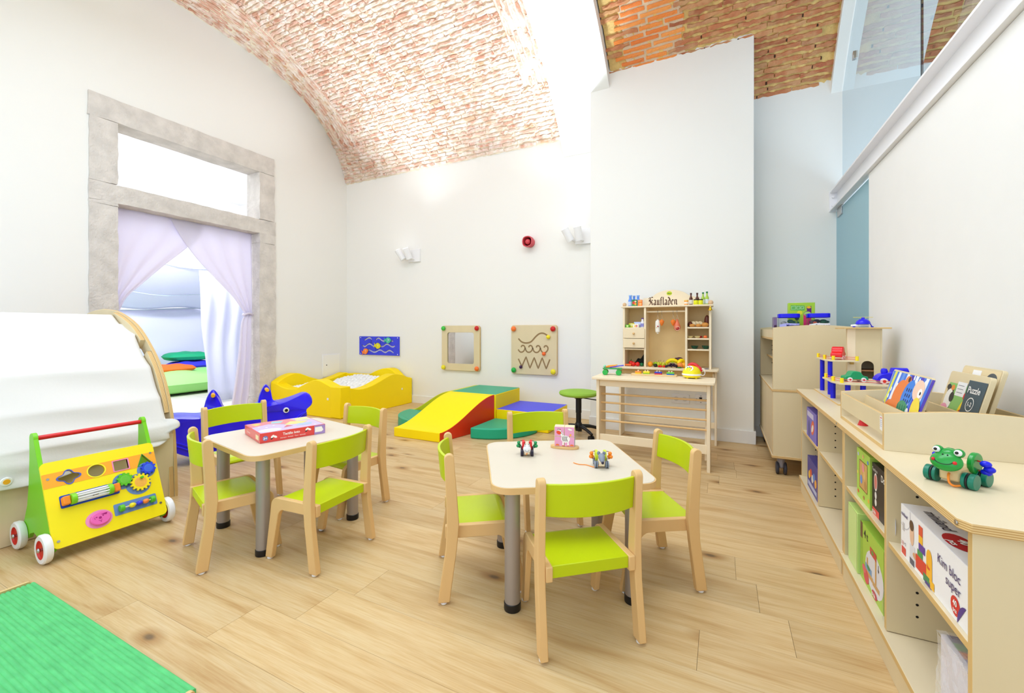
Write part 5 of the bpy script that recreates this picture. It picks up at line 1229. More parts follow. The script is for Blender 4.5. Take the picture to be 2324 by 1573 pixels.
t = thing('toy_pepper', 'red toy pepper with green stalk in the lower left shop bay', 'toy vegetable', (-.767, 4.07, WT)); P('flesh', MB().sph((0, 0, .024), .021, TOM, 16, 10, (1, 1, 1.1)), t); P('stalk', MB().tube([(0, 0, .045), (0, 0, .052), (.004, 0, .060)], .004, mat('pepper_stalk', (20, 80, 30), .6), 8), t)
for i, (x, r_) in enumerate(((-.788, .010), (-.774, .012))): solo('toy_carrot', MB().cyl((-.035, 0, .013), (.03, 0, .013), .005, mat('carrot', (246, 110, 40), .45), 14, r_), ('left orange toy carrot in the lower left shop bay', 'right orange toy carrot below the pepper')[i], 'toy vegetable', (x+.005, 4.01+.02*i, WT), .15*i)
fruit('toy_tomato', -.735, 4.02, .0205, TOM, 'red toy tomato in the lower left bay, left one'); fruit('toy_tomato', -.698, 4.02, .0205, TOM, 'red toy tomato in the lower left bay, right one')
fruit('toy_cucumber', -.665, 4.04, .017, mat('cucumber', (20, 110, 60), .45), 'dark green toy cucumber next to the tomatoes', (1.1, 1.3, 1))
b = MB(); r7 = random.Random(9); DK = mat('dark_net', (20, 26, 22), .9)
b.grid(lambda u, v: (.095*(u-.5), .05*(v-.5), .02+(.03+.05*u+.012*sin(9*u))*(sin(pi*min(1, max(0, v))))**.5*(.3+.7*min(1, u*3))+r7.uniform(-.002, .002)), 20, 12, DK); solo('net_bag', b, 'black crumpled net bag behind the toy tomatoes', 'bag', (-.690, 4.12, WT), solid=.003)
fruit('toy_coins', -.118, 4.0, .012, mat('coin_print', (60, 70, 120), .4), 'small dark blue toy token on the shop worktop beside the telephone', (1.5, 1.2, .25))
# ---- toys on the counter
CT = .631
t = thing('toy_cart', 'green wooden toy cart carrying a slanted blue plate on the counter', 'toy vehicle', (-.795, 3.44, CT), rad(10))
GW = mat('cart_green', (46, 176, 74), .4)
for x in (-.055, .05):
    for y_ in (-.035, .035): P('wheel', MB().cyl((x, y_-.008, .022), (x, y_+.008, .022), .022, GW, 22), t, bevel=.002)
    P('axle', MB().cyl((x, -.03, .022), (x, .03, .022), .004, PINE, 8), t)
    P('axle_block', MB().bx((x-.014, -.024, .014), (x+.014, .024, .045), mat('cart_wood', (206, 166, 110), .5)), t, bevel=.002)
P('deck', MB().bx((-.075, -.03, .046), (.075, .03, .056), mat('cart_green_deck', (70, 170, 90), .4)), t, bevel=.002)
P('orange_bar', MB().cyl((-.05, -.012, .064), (.03, -.012, .070), .007, ORANGE, 12), t); P('mint_ball', MB().sph((-.06, .0, .068), .011, mat('mint', (150, 220, 190), .4), 12, 8), t)
P('blue_plate', MB().box((.035, .0, .070), (.11, .05, .006), GLOSSB, R=RY(rad(-9))), t, bevel=.002); P('yellow_plate', MB().box((.0, .012, .076), (.08, .03, .005), mat('cart_yellow', (240, 180, 40), .4), R=RY(rad(-6))), t, bevel=.002)
t = thing('shape_sorter', 'wooden shape sorting board with four coloured stacks on the counter', 'toy', (-.488, 3.53, CT), rad(4))
P('base_board', MB().prism(rrect(.345, .095, .01, 3), 0, .011, mat('sorter_board', (232, 200, 148), .5)), t, bevel=.002)
def stack(x, y_, layers, shape):
    for i, c in enumerate(layers):
        b = MB(); pts = rrect(.050 if len(shape) < 2 else .056, .040, .016 if shape == 'o' else .003, 4, x, y_); b.prism(pts, .009+.011*i, .0198+.011*i, C(c, .4)); P('stack_piece', b, t, bevel=.001)
    for q in ((0,) if shape == 'o' else (-.010, .010)): P('peg', MB().cyl((x+q, y_, .009), (x+q, y_, .040), .0055, PINE, 10), t)
stack(-.118, .0, ((250, 210, 40), (248, 150, 60)), 'o'); stack(-.055, .004, ((150, 200, 40), (250, 226, 30)), 'q'); stack(.035, .0, ((220, 40, 50), (40, 60, 190)), 'rr'); stack(.125, .0, ((40, 110, 200), (110, 200, 60)), 'rr')
t = thing('toy_telephone', 'yellow and white toy telephone with a red receiver on the counter', 'telephone', (-.205, 3.46, CT), rad(4))
TY = mat('phone_yellow', (246, 228, 20), .35)
P('lower_body', MB().lathe([(.045, .006), (.060, .010), (.066, .024)], TY, 26), t); P('white_belt', MB().lathe([(.066, .0235), (.0685, .026), (.0685, .034), (.066, .0365)], WHITE, 26), t)
b = MB(); b.lathe([(.066, .0365), (.064, .050), (.052, .074), (.034, .088), (.012, .094), (0, .095)], TY, 26); P('upper_body', b, t)
for a in range(4): P('foot', MB().cyl((.042*cos(a*pi/2+.8), .042*sin(a*pi/2+.8), 0), (.042*cos(a*pi/2+.8), .042*sin(a*pi/2+.8), .009), .008, TY, 10), t)
nrm = Vector((-.35, -.70, .62)).normalized(); o = Vector((-.016, -.038, .0735)); u_ = Vector((.9, -.45, 0)).normalized(); Fd = frame(o+nrm*.004, u_, nrm.cross(u_))
b = MB(); b.M = Fd; b.prism([(.030*cos(a), .024*sin(a)) for a in [2*pi*k/24 for k in range(24)]], -.008, .0, WHITE); P('dial', b, t)
for x, y_, c in ((-.014, .006, (30, 160, 90)), (.0, .012, (40, 60, 200)), (.014, .006, (214, 50, 50)), (-.012, -.008, (60, 60, 190)), (.002, -.002, (240, 120, 40)), (.008, -.012, (40, 150, 110)), (-.003, -.015, (70, 110, 200))):
    b = MB(); b.M = Fd; b.cyl((x, y_, 0), (x, y_, .002), .0052, C(c, .4), 12); P('dial_button', b, t)
P('receiver', MB().tube(smoothpts([(-.020, .030, .088), (.0, .028, .103), (.028, .020, .098), (.048, .012, .078), (.062, .006, .050)], 5), [.011, .014, .015]+[.014]*12+[.017, .018, .018, .017, .016, .012], mat('receiver_red', (216, 40, 46), .35), 12), t)
P('cord', MB().tube(smoothpts([(.062, .004, .06), (.078, -.002, .075), (.090, -.01, .05), (.085, -.014, .03), (.066, -.012, .024)], 6), .0026, WHITE, 6), t)
# ================================================================ TALL CABINET ON CASTORS
t = thing('tall_cabinet', 'tall birch plywood cabinet on castors in the recess beside the pillar', 'cabinet', (.55, 3.93, 0))
x0, x1, ya, yb = -.24, .24, -.54, .52
def endpanel(y_, z0, z1, curve):
    b = MB(); b.M = Matrix.Translation((0, y_, 0)) @ XZ
    top = smoothpts([(x1, z1), (.12, z1+.012), (0, z1+.017), (-.12, z1+.012), (x0, z1)], 5) if curve else [(x1, z1), (x0, z1)]
    b.prism([(x0, z0), (x1, z0)]+top, -.009, .009, PLY, EDGE['y']); return b
P('end_panel', endpanel(ya+.009, .592, 1.010, True), t, bevel=.001); P('end_panel', endpanel(yb-.009, .592, 1.010, True), t, bevel=.001)
P('middle_board', MB().bx((x0-.006, ya-.004, .575), (x1, yb+.004, .591), PLYH, EDGE['z']), t, bevel=.002)
P('lower_end', endpanel(ya+.009, .140, .575, False), t, bevel=.001); P('lower_end', endpanel(yb-.009, .140, .575, False), t, bevel=.001)
P('bottom_board', MB().bx((x0-.006, ya-.004, .122), (x1, yb+.004, .140), PLYH, EDGE['z']), t, bevel=.002)
P('tray_board', MB().bx((x0+.004, ya+.018, .925), (x1, yb-.018, .940), PLYH, EDGE['z']), t); P('tray_rail', MB().bx((x0+.004, ya+.018, .940), (x0+.020, yb-.018, .998), PLY), t)
P('tray_rail', MB().bx((x1-.016, ya+.018, .940), (x1, yb-.018, .998), PLY), t)
P('shelf_board', MB().bx((x0+.05, ya+.018, .765), (x1, yb-.018, .780), PLYH, EDGE['z']), t)
P('back_panel', MB().bx((x1-.012, ya+.018, .14), (x1-.004, yb-.018, .94), PLY), t)
for y0_, y1_ in ((ya+.02, -.012), (-.008, yb-.02)):
    d = P('door', MB().bx((x0, y0_, .144), (x0+.016, y1_, .571), PLY, EDGE['x'], 'x'), t, bevel=.001)
for z in (.70, .74, .815, .855):
    P('peg_hole', MB().cyl((x0+.09, yb-.0185, z), (x0+.09, yb-.0195, z), .004, DARKH, 8), t)
CG = mat('castor_grey', (150, 146, 156), .45)
for x in (x0+.055, x1-.055):
    for y_ in (ya+.065, yb-.065):
        c = P('castor', MB().lathe([(.020, .118), (.026, .116), (.024, .09), (.016, .06), (.014, .045)], CG, 14), t); c.location = (x, y_, 0)
        P('castor_fork', MB().box((0, 0, .078), (.030, .052, .070), CG, R=RX(0)), c, bevel=.012)
        for q in (-1, 1):
            w = P('castor_wheel', MB().cyl((q*.014, 0, .042), (q*.032, 0, .042), .042, mat('tyre_grey', (54, 54, 66), .5), 24), c, bevel=.006)
TR = .940
# jars and box on the cabinet
JG = glass_mat('clear_plastic', (.88, .90, .93), .7)
JLID = mat('jar_lid_blue', (14, 8, 236), .35)
def bigjar(x, y, label, text_, tc, band, contents):
    t = thing('storage_jar', label, 'jar', (x, y, TR), 0)
    P('jar_body', MB().prism(rrect(.132, .12, .028, 5), 0, .142, JG), t, bevel=.004); P('lid', MB().prism(rrect(.136, .124, .028, 5), .143, .174, JLID), t, bevel=.004)
    b = MB(); b.M = Matrix.Translation((0, -.0604, 0)) @ XZ
    b.poly([(-.062, .075), (.062, .075), (.062, .100), (-.02, .104), (-.062, .094)], band, 0); b.poly([(-.062, .0), (.062, .0), (.062, .075), (-.062, .075)], band, 0)
    b.text(text_, .062, .080, .0205, tc, .0005, 'RIGHT', .0006); P('jar_label', b, t)
    for p, r, c in contents: P('small_part', MB().sph(p, r, C(c, .4), 12, 8, (1.3, 1, .8)), t)
bigjar(.446, 3.78, 'clear jar with blue lid and lilac label on the tall cabinet', 'Minimobil', C((40, 30, 110), .4), C((176, 178, 246), .4), [((.01, -.02, .118), .016, (10, 96, 80)), ((.022, -.01, .108), .018, (14, 110, 90)), ((.042, -.005, .113), .012, (150, 200, 80)), ((-.03, 0, .106), .015, (206, 206, 200))])
bigjar(.628, 3.78, 'clear jar with blue lid and white label on the tall cabinet', 'Superpegs', C((70, 60, 110), .4), C((236, 236, 246), .4), [((-.01, -.02, .117), .018, (16, 40, 60)), ((.03, -.01, .115), .020, (14, 110, 80)), ((.05, -.02, .112), .012, (20, 80, 70)), ((-.035, -.01, .112), .016, (90, 60, 80)), ((-.022, -.03, .108), .010, (230, 90, 40))])
b_ = thing('picture_box', 'bright green box with pink and purple printing behind the jars', 'box', (.545, 3.93, TR), 0)
P('carton', MB().bx((-.085, -.03, 0), (.085, .03, .262), mat('box_lime', (170, 212, 50), .4)), b_, bevel=.002)
b = MB(); b.M = Matrix.Translation((0, -.0306, 0)) @ XZ
b.poly([(-.07, .205), (.02, .202), (.02, .240), (-.07, .245)], C((100, 186, 80), .4), 0)
for x, s in ((-.052, .026), (-.021, .021), (.004, .018)): b.stroke([(x-s/2, .223-s/2), (x+s/2, .225-s/2), (x+s/2, .224+s/2), (x-s/2, .222+s/2)], .003, C((206, 240, 190), .4), .0003, True)
b.disc((-.012, .185), .017, C((232, 226, 40), .4), .0002); b.poly([(.012, .08), (.062, .08), (.062, .176), (.012, .176)], C((236, 50, 120), .4), .0001)
b.poly([(.012, .178), (.022, .192), (.035, .200), (.03, .232), (.062, .236), (.062, .178)], C((100, 20, 110), .4), .0002); b.disc((.038, .176), .022, C((180, 220, 120), .4), .0003, .018); b.disc((.046, .226), .014, C((250, 186, 20), .4), .0004, .009)
for x in (.028, .048): b.disc((x, .170), .006, C((120, 20, 60), .4), .0005); b.disc((x, .170), .003, C((240, 240, 240), .4), .0006)
for z, c in ((.06, (40, 60, 160)), (.10, (20, 110, 90)), (.15, (30, 60, 60))): b.disc((-.030, z), .015, C(c, .4), .0002, .024)
P('box_print', b, b_)
b_ = thing('book_pack', 'dark purple printed pack leaning beside the left jar', 'box', (.358, 3.80, TR), 0); P('carton', MB().bx((-.010, -.05, 0), (.012, .05, .150), mat('pack_purple', (120, 100, 140), .4)), b_, bevel=.001)
b = MB(); b.M = Matrix.Translation((0, -.0506, 0)) @ XZ; b.poly([(-.008, .0), (.010, .0), (.010, .09), (-.006, .09)], C((60, 20, 60), .4)); b.disc((.0, .03), .007, C((190, 20, 90), .4), .0003, .02); P('box_print', b, b_)
b_ = thing('small_box', 'grey box end just showing inside the tall cabinet', 'box', (.40, 3.56, .5912), 0); P('carton', MB().bx((-.05, -.14, 0), (.08, .10, .08), mat('box_grey', (190, 186, 196), .5)), b_, bevel=.001)
# ================================================================ LOW OPEN SHELVES WITH ONE WORKTOP
def low_unit(y0, ym, y1, label, shelves):
    t = thing('open_shelf_unit', label, 'shelf', (.65, (y0+y1)/2, 0), 0, 'low plywood shelves along the partition'); yc = (y0+y1)/2
    for n_, y_ in (('end_panel', y0+.009), ('divider', ym), ('end_panel', y1-.009)):
        P(n_, MB().bx((-.21, y_-yc-.009, .0 if n_ == 'end_panel' else .098), (.205, y_-yc+.009, .604), PLY, EDGEP, 'y'), t, bevel=.0012)
    P('bottom_board', MB().bx((-.222, y0-yc+.0005, .078), (.205, y1-yc-.0005, .096), PLYH, EDGEP), t, bevel=.0012)
    P('plinth', MB().bx((-.215, y0-yc+.018, .0), (-.198, y1-yc-.018, .078), PLY), t, bevel=.001)
    P('back_panel', MB().bx((.195, y0-yc+.018, .096), (.204, y1-yc-.018, .604), PLY), t)
    for ya_, yb_, z in shelves: P('shelf_board', MB().bx((-.205, ya_-yc, z-.016), (.195, yb_-yc, z), PLYH, EDGEP), t, bevel=.0012)
    b = MB()
    for y_, zs in ((ym-.0095, [.16+.035*i for i in range(11)]), (y1-.0185, [.16+.035*i for i in range(11)])):
        for z in zs: b.cyl((-.14, y_-yc, z), (-.14, y_-yc-.0006, z), .0036, DARKH, 8)
    o = P('peg_holes', b, t); o['kind'] = 'stuff'
low_unit(2.138, 2.645, 3.155, 'low open plywood shelf unit farther from the camera', ((2.156, 2.636, .378), (2.654, 3.137, .382)))
low_unit(1.148, 1.645, 2.136, 'low open plywood shelf unit nearest the camera', ((1.166, 1.636, .367), (1.654, 2.118, .374)))
b = MB(); b.prism([(.862, 1.128), (.862, 3.20), (.424, 3.20), (.418, 3.19), (.418, 1.150), (.432, 1.128)], .605, .6245, PLYH, EDGE['z'])
wt = solo('worktop', b, 'long plywood worktop lying over both low shelf units', 'worktop', (0, 0, 0), bevel=.0015)
for y_ in (1.148, 2.137): P('steel_fitting', MB().cyl((.4185, y_+.004, .615), (.4165, y_+.004, .615), .005, CHROME, 12), wt)
WK = .6245
# ---- things in the low shelves
def sbox(name, label, x, y0, y1, z0, z1, depth, col, draw=None, top=None, side=None, group=None):
    t = thing(name, label, 'box', (x, (y0+y1)/2, z0), 0, group); L_ = y1-y0; h = z1-z0
    P('carton', MB().bx((0, -L_/2, 0), (depth, L_/2, h), mat('carton_%02x%02x%02x' % col, col, .4)), t, bevel=.0015)
    for fn, M_, nm in ((draw, frame((-.0006, L_/2, 0), (0, -1, 0), (0, 0, 1)), 'front_print'), (side, frame((0, -L_/2-.0006, 0), (1, 0, 0), (0, 0, 1)), 'side_print'), (top, frame((0, L_/2, h+.0006), (0, -1, 0), (1, 0, 0)), 'top_print')):
        if fn: b = MB(); b.M = M_; fn(b, L_ if nm != 'side_print' else depth, h if nm != 'top_print' else depth); P(nm, b, t)
    return t
def rect(b, x0, y0, x1, y1, c, z=0.): b.poly([(x0, y0), (x1, y0), (x1, y1), (x0, y1)], C(c, .4), z)
def d_purple(b, w, h):
    rect(b, 0, 0, w, h, (116, 104, 196)); rect(b, .02, h*.72, w*.7, h*.9, (200, 196, 230), .0002)
    b.disc((w*.62, h*.45), .05, C((226, 96, 50), .4), .0003, .036, rot=.6); b.disc((w*.60, h*.42), .034, C((240, 230, 220), .4), .0004, .016, rot=.6); b.disc((w*.25, h*.3), .03, C((60, 60, 150), .4), .0003, .05)
def d_blue(b, w, h):
    rect(b, 0, 0, w, h, (70, 66, 150))
    for i, c in enumerate(((240, 200, 60), (220, 90, 60), (230, 226, 220), (90, 140, 220), (240, 170, 70))): b.disc((w*(.2+.15*i), h*(.45+.12*(i % 2))), .030, C(c, .4), .0002+.0001*i, .022, rot=.4)
    rect(b, .02, h*.1, w*.9, h*.24, (180, 190, 230), .0006)
sbox('toy_carton', 'purple toy carton with an orange picture on the far upper shelf', .447, 2.72, 3.01, .382, .545, .22, (92, 84, 190), d_purple, side=lambda b, w, h: rect(b, 0, 0, w, h, (60, 50, 170)))
sbox('toy_carton', 'dark blue toy carton with coloured pictures on the far bottom shelf', .446, 2.68, 2.98, .0965, .270, .22, (60, 56, 130), d_blue, side=lambda b, w, h: rect(b, 0, 0, w, h, (90, 84, 150)))
def d_green(b, w, h):
    rect(b, 0, 0, w, h, (178, 218, 84)); rect(b, w*.22, h*.25, w*.80, h*.78, (216, 170, 100), .0003); b.stroke(rrect(w*.60, h*.55, .004, 2, w*.51, h*.515), .0035, C((130, 90, 40), .4), .0005, True)
    for x, y_, c in ((.36, .42, (110, 150, 220)), (.6, .55, (232, 190, 120)), (.5, .68, (240, 150, 160)), (.66, .36, (190, 140, 80))): b.disc((w*x, h*y_), .014, C(c, .4), .0005, .016)
    for x, y_, c in ((.12, .88, (200, 210, 240)), (.5, .9, (240, 190, 120)), (.85, .86, (90, 140, 220)), (.12, .12, (232, 90, 60)), (.55, .1, (180, 120, 60)), (.9, .14, (240, 180, 60)), (.08, .5, (230, 220, 90))): b.disc((w*x, h*y_), .009, C(c, .4), .0004, .007)
sbox('puzzle_box', 'lime green puzzle box with a window on the shelf of the nearer unit', .458, 1.862, 2.02, .3745, .556, .20, (170, 206, 80), d_green)
def d_black(b, w, h):
    rect(b, 0, 0, w, h, (18, 18, 30)); WP_ = C((236, 232, 226), .4)
    b.disc((w*.20, h*.66), .017, WP_, .0003, .030); b.disc((w*.20, h*.66), .014, C((214, 120, 110), .4), .0004, .024); b.disc((w*.20, h*.40), .010, WP_, .0003, .012); b.disc((w*.20, h*.26), .010, WP_, .0003, .012)
    rect(b, .004, 0, w*.38, h*.13, (226, 66, 60), .0003); b.text('goula', .006, h*.03, .018, WP_, .0005, bold=.0004); b.text('Tamboo', .006, h*.86, .016, WP_, .0004); b.text('Domino', w*.50, h*.78, .030, WP_, .0004, bold=.0006); b.disc((w*.92, h*.22), .05, C((190, 200, 226), .4), .0003, .06)
sbox('game_carton', 'black game carton with white lettering beside the green puzzle box', .462, 1.665, 1.855, .3745, .545, .20, (18, 18, 30), d_black)
sbox('puzzle_box', 'pale green wrapped box on the bottom shelf of the nearer unit', .448, 1.975, 2.10, .0965, .318, .20, (196, 226, 130), lambda b, w, h: rect(b, .004, .004, w-.004, h-.004, (206, 232, 150)))
def d_four(b, w, h):
    rect(b, 0, 0, w, h, (170, 208, 70)); rect(b, 0, h*.06, w*.12, h*.95, (150, 190, 60), .0001); rect(b, 0, h*.72, w*.1, h, (110, 60, 50), .0003)
    b.text('4 t', w*.18, h*.80, .040, C((24, 30, 40), .4), .0003, bold=.0006); b.disc((w*.62, h*.40), w*.38, C((226, 226, 236), .4), .0002, h*.34)
    for x, z0, z1 in ((.30, .25, .52), (.66, .25, .66)): rect(b, w*x, h*z0, w*(x+.06), h*z1, (206, 160, 100), .0005)
    rect(b, w*.22, h*.22, w*.58, h*.30, (206, 160, 100), .0005); rect(b, w*.56, h*.2, w*.84, h*.28, (206, 160, 100), .0005); rect(b, w*.24, h*.30, w*.52, h*.40, (110, 160, 210), .0006); b.disc((w*.38, h*.37), .018, C((40, 150, 90), .4), .0007, .008)
    b.disc((w*.28, h*.16), .030, C((214, 50, 70), .4), .0006, .024); b.disc((w*.18, h*.24), .02, C((230, 90, 110), .4), .0006, .014); rect(b, w*.45, h*.66, w*.72, h*.78, (200, 60, 50), .0006); b.disc((w*.56, h*.72), .012, C((90, 160, 70), .4), .0008, .007)
    b.stroke([(w*.8, h*.66), (w*.8, h*.56)], .004, C((20, 20, 24), .4), .0006); b.poly([(w*.77, h*.58), (w*.83, h*.58), (w*.80, h*.53)], C((20, 20, 24), .4), .0006)
    b.disc((w*.64, h*.08), .028, C((200, 30, 70), .4), .0008, .012); b.text('goula', w*.54, h*.055, .018, C((250, 246, 240), .4), .001, bold=.0004)
t = sbox('puzzle_box', 'green stacking puzzle box marked with a four, under the game carton', .456, 1.715, 1.965, .0965, .300, .20, (160, 200, 70), d_four)
WRAP = glass_mat('cling_film', (.95, .96, .97), .9)
P('loose_wrapper', MB().grid(lambda u, v: (-.004-.012*sin(v*5+u*4)*u, -.125-.04*u, .12*v*(.6+.4*sin(u*7))), 8, 10, WRAP), t)
def d_kim(b, w, h):
    rect(b, 0, 0, w, h, (246, 246, 250)); P_ = C((52, 34, 110), .4)
    b.stroke(smoothpts([(0, h*.62), (.03, h*.56), (.062, h*.70), (.066, h)], 5), .0025, C((196, 196, 206), .4), .0003)
    b.text('miniland', .006, h*.80, .013, P_, .0004, bold=.0003); rect(b, .012, h*.50, .026, h*.66, (200, 196, 196), .0003); b.text('18', .006, h*.22, .016, C((190, 80, 70), .4), .0004); b.text('+5', .026, h*.24, .012, C((40, 40, 60), .4), .0004)
    rect(b, .006, h*.03, .036, h*.18, (220, 70, 60), .0003)
    b.disc((.078, h*.60), .014, C((232, 190, 160), .4), .0004, .030); b.disc((.076, h*.76), .014, C((90, 60, 40), .4), .0005, .014); rect(b, .064, h*.05, .098, h*.40, (222, 222, 232), .0003); b.disc((.100, h*.25), .016, C((214, 160, 120), .4), .0005, .008); rect(b, .064, h*.02, .094, h*.14, (80, 80, 100), .0004)
    for x0_, z0_, x1_, z1_, c in ((.122, .74, .146, .92, (226, 80, 50)), (.122, .60, .146, .74, (250, 190, 40)), (.122, .46, .160, .60, (90, 50, 160)), (.114, .34, .146, .46, (60, 150, 80)), (.104, .08, .170, .34, (220, 54, 40)), (.168, .10, .200, .50, (250, 186, 40)), (.172, .30, .188, .40, (220, 70, 40)), (.150, .02, .186, .16, (50, 140, 80)), (.160, .0, .196, .06, (60, 40, 130)), (.190, .02, .212, .16, (250, 190, 30))): rect(b, x0_, h*z0_, x1_, h*z1_, c, .0005)
    b.disc((.184, h*.50), .016, C((250, 186, 40), .4), .0006, .022)
    b.text('Kim bloc', w-.058, h*.62, .030, P_, .0004, 'RIGHT', .0001); b.text('super', w-.058, h*.42, .030, P_, .0004, 'RIGHT', .0001)
    b.disc((w-.082, h*.22), .021, C((214, 40, 40), .4), .0004); b.text('40', w-.082, h*.225, .018, C((250, 250, 250), .4), .0006, 'CENTER', .0005); b.text('pcs', w-.082, h*.13, .013, C((250, 250, 250), .4), .0006, 'CENTER', .0003)
    b.disc((w-.036, 0), .038, C((70, 40, 140), .4), .0004, .05, a0=pi/2, a1=pi)
def t_kim(b, w, h):
    b.text('miniland', .05, .03, .036, C((30, 24, 60), .4), .0002, bold=.0004); b.disc((.235, .035), .050, C((190, 24, 40), .4), .0002, .026); b.text('40', .235, .034, .030, C((250, 250, 250), .4), .0004, 'CENTER', .001); b.text('pcs', .245, .014, .020, C((250, 250, 250), .4), .0004, 'CENTER', .0006)
sbox('block_carton', 'large white building block carton with purple lettering on the near shelf', .455, 1.172, 1.568, .3675, .508, .30, (244, 244, 248), d_kim, t_kim)
def t_wrap(b, w, h):
    for i, c in enumerate(((60, 40, 90), (90, 150, 60), (200, 120, 60), (70, 60, 140), (220, 220, 230), (180, 60, 50), (60, 50, 110))): rect(b, w*i/7, .01, w*(i+1)/7-.002, .16, c, .0002)
def s_wrap(b, w, h): rect(b, .0, 0, w, h, (236, 232, 240)); b.text('miniland', .01, h*.7, .02, C((60, 40, 120), .4), .0003); rect(b, w*.2, 0, w, h*.55, (84, 60, 150), .0002)
t = sbox('block_carton', 'plastic wrapped white and purple carton on the bottom shelf nearest us', .475, 1.180, 1.385, .0965, .262, .24, (226, 222, 232), None, t_wrap, s_wrap)
WRAP = mat('clear_bag', (240, 240, 244), .25, alpha=.32)
b = MB(); r8 = random.Random(8); b.grid(lambda u, v: (-.006-.006*sin(u*9)*sin(v*7)+r8.uniform(-.002, .002), -.106+.214*u, .172*v), 16, 12, WRAP); P('plastic_wrap', b, t, smooth=False)
b = MB(); b.grid(lambda u, v: (-.006+.24*v, -.106+.214*u, .168+.006*abs(sin(u*9)*sin(v*17))+r8.uniform(-.001, .002)), 14, 14, WRAP); P('plastic_wrap', b, t, smooth=False)
# ================================================================ BOOK BROWSER BOX
t = thing('book_browser', 'plywood book browser box with long dividers on the worktop', 'book box', (.655, 1.96, WK))
def bpanel(y_):
    b = MB(); b.M = Matrix.Translation((0, y_, 0)) @ XZ; b.prism([(-.206, 0), (.20, 0)]+smoothpts([(.20, .112), (.10, .128), (-.02, .132), (-.12, .124), (-.206, .114)], 5), -.008, .008, PLYH, EDGE['y']); return b
P('end_panel', bpanel(-.262), t, bevel=.001); P('end_panel', bpanel(.262), t, bevel=.001)
P('base_board', MB().bx((-.206, -.254, 0), (.20, .254, .013), PLYH, EDGEP), t, bevel=.001)
for i, (x, z0, z1, tl) in enumerate(((-.200, .044, .108, 0), (-.128, .013, .104, 8), (-.050, .013, .104, 8), (.030, .013, .106, 8), (.105, .013, .106, 8), (.180, .013, .106, 4))):
    P('divider', MB().box((x, 0, (z0+z1)/2), (.009, .508, z1-z0), PLY, EDGEP, 'x', RY(rad(tl))), t, bevel=.001)
b = MB(); b.M = frame((-.2048, -.215, .055), (0, -1, 0), (0, 0, 1)); b.poly([(.012, .002), (.036, .0), (.036, .046), (.012, .046)], C((240, 238, 240), .5)); b.stroke([(.016, .040), (.032, .040)], .003, C((220, 90, 90), .5), .0003)
for i in range(4): b.stroke([(.016, .032-.006*i), (.032, .032-.006*i)], .0015, C((150, 160, 200), .5), .0003)
P('paper_label', b, t)
solo('toy_cone', MB().lathe([(.016, 0), (.006, .03), (.0, .033)], RED, 18), 'small red toy cone lying in the slot of the book box', 'toy', (.475, 2.02, WK+.0135))
# picture boards leaning in it
def leaning(name, label, x0, z0, tilt, y0, y1, h, th, draw, base=PLY):
    t = thing(name, label, 'picture book', (x0, (y0+y1)/2, z0)); L_ = y1-y0; M_ = frame((0, L_/2, 0), (0, -1, 0), (sin(rad(tilt)), 0, cos(rad(tilt))))
    b = MB(); b.M = M_; b.prism(rrect(L_, h, .012, 4, L_/2, h/2), -th, 0, base); P('board', b, t, bevel=.001)
    b = MB(); b.M = M_ @ Matrix.Translation((0, 0, .0005)); draw(b, L_, h); P('picture', b, t)
    return t
def d_fish(b, w, h):
    rect(b, .006, .006, w-.006, h-.006, (60, 120, 226))
    for i, c in enumerate(((226, 226, 90), (236, 240, 250), (90, 150, 236), (236, 240, 250), (64, 44, 180), (236, 240, 250), (74, 54, 190), (236, 240, 250), (64, 44, 180))):
        x = w*(.02+.115*i); b.poly([(x, h*.35), (x+.020, h*.30), (x+.042, h-.006), (x+.020, h-.006)], C(c, .4), .0002)
    for x, y_ in ((.12, .62), (.10, .48), (.62, .93), (.75, .90), (.88, .88), (.25, .72)): b.disc((w*x, h*y_), .006, C((240, 246, 255), .4), .0004, .009)
    O_ = C((236, 128, 60), .4); b.disc((w*.36, h*.56), .060, O_, .0005, .048, rot=1.1); b.disc((w*.20, h*.28), .040, O_, .0005, .030); b.disc((w*.50, h*.84), .026, O_, .0006, .020); b.disc((w*.52, h*.88), .010, C((60, 40, 40), .4), .0008)
    b.disc((w*.58, h*.62), .040, C((50, 130, 230), .4), .0007, .055, rot=-.5)
    for i in range(9): b.disc((w*(.54+.05*(i % 3)), h*(.50+.10*(i//3))), .004, C((24, 30, 90), .4), .0009, .007)
    b.disc((w*.80, h*.74), .042, C((246, 208, 186), .4), .0006, .036); b.disc((w*.85, h*.70), .016, C((250, 250, 250), .4), .0008); b.disc((w*.86, h*.70), .006, C((30, 30, 40), .4), .001)
    b.disc((w*.57, h*.34), .050, C((60, 150, 110), .4), .001, .030, rot=-.2); b.disc((w*.70, h*.34), .012, C((240, 240, 240), .4), .0012)
    for i in range(4): b.stroke(smoothpts([(w*.44+.02*i, h*.26), (w*.46+.02*i, h*.34), (w*.44+.02*i, h*.42)], 3), .0025, C((20, 100, 80), .4), .0013)
    b.disc((w*.36, h*.16), .040, C((60, 100, 210), .4), .001, .024, rot=.2)
    for i in range(5): b.stroke([(w*.28+.012*i, h*.10), (w*.30+.012*i, h*.23)], .003, C((24, 40, 140), .4), .0012)
    b.disc((w*.62, h*.10), .036, C((250, 220, 60), .4), .0011, .022)
    for i in range(5): b.stroke([(w*.54+.012*i, h*.02), (w*.56+.012*i, h*.18)], .0035, C((220, 90, 40), .4), .0013)
    b.disc((w*.86, h*.40), .034, C((246, 220, 70), .4), .0009, .046, rot=.4); b.disc((w*.90, h*.30), .022, C((236, 240, 246), .4), .0011, .018); b.disc((w*.80, h*.08), .03, C((40, 140, 110), .4), .0013, .014)
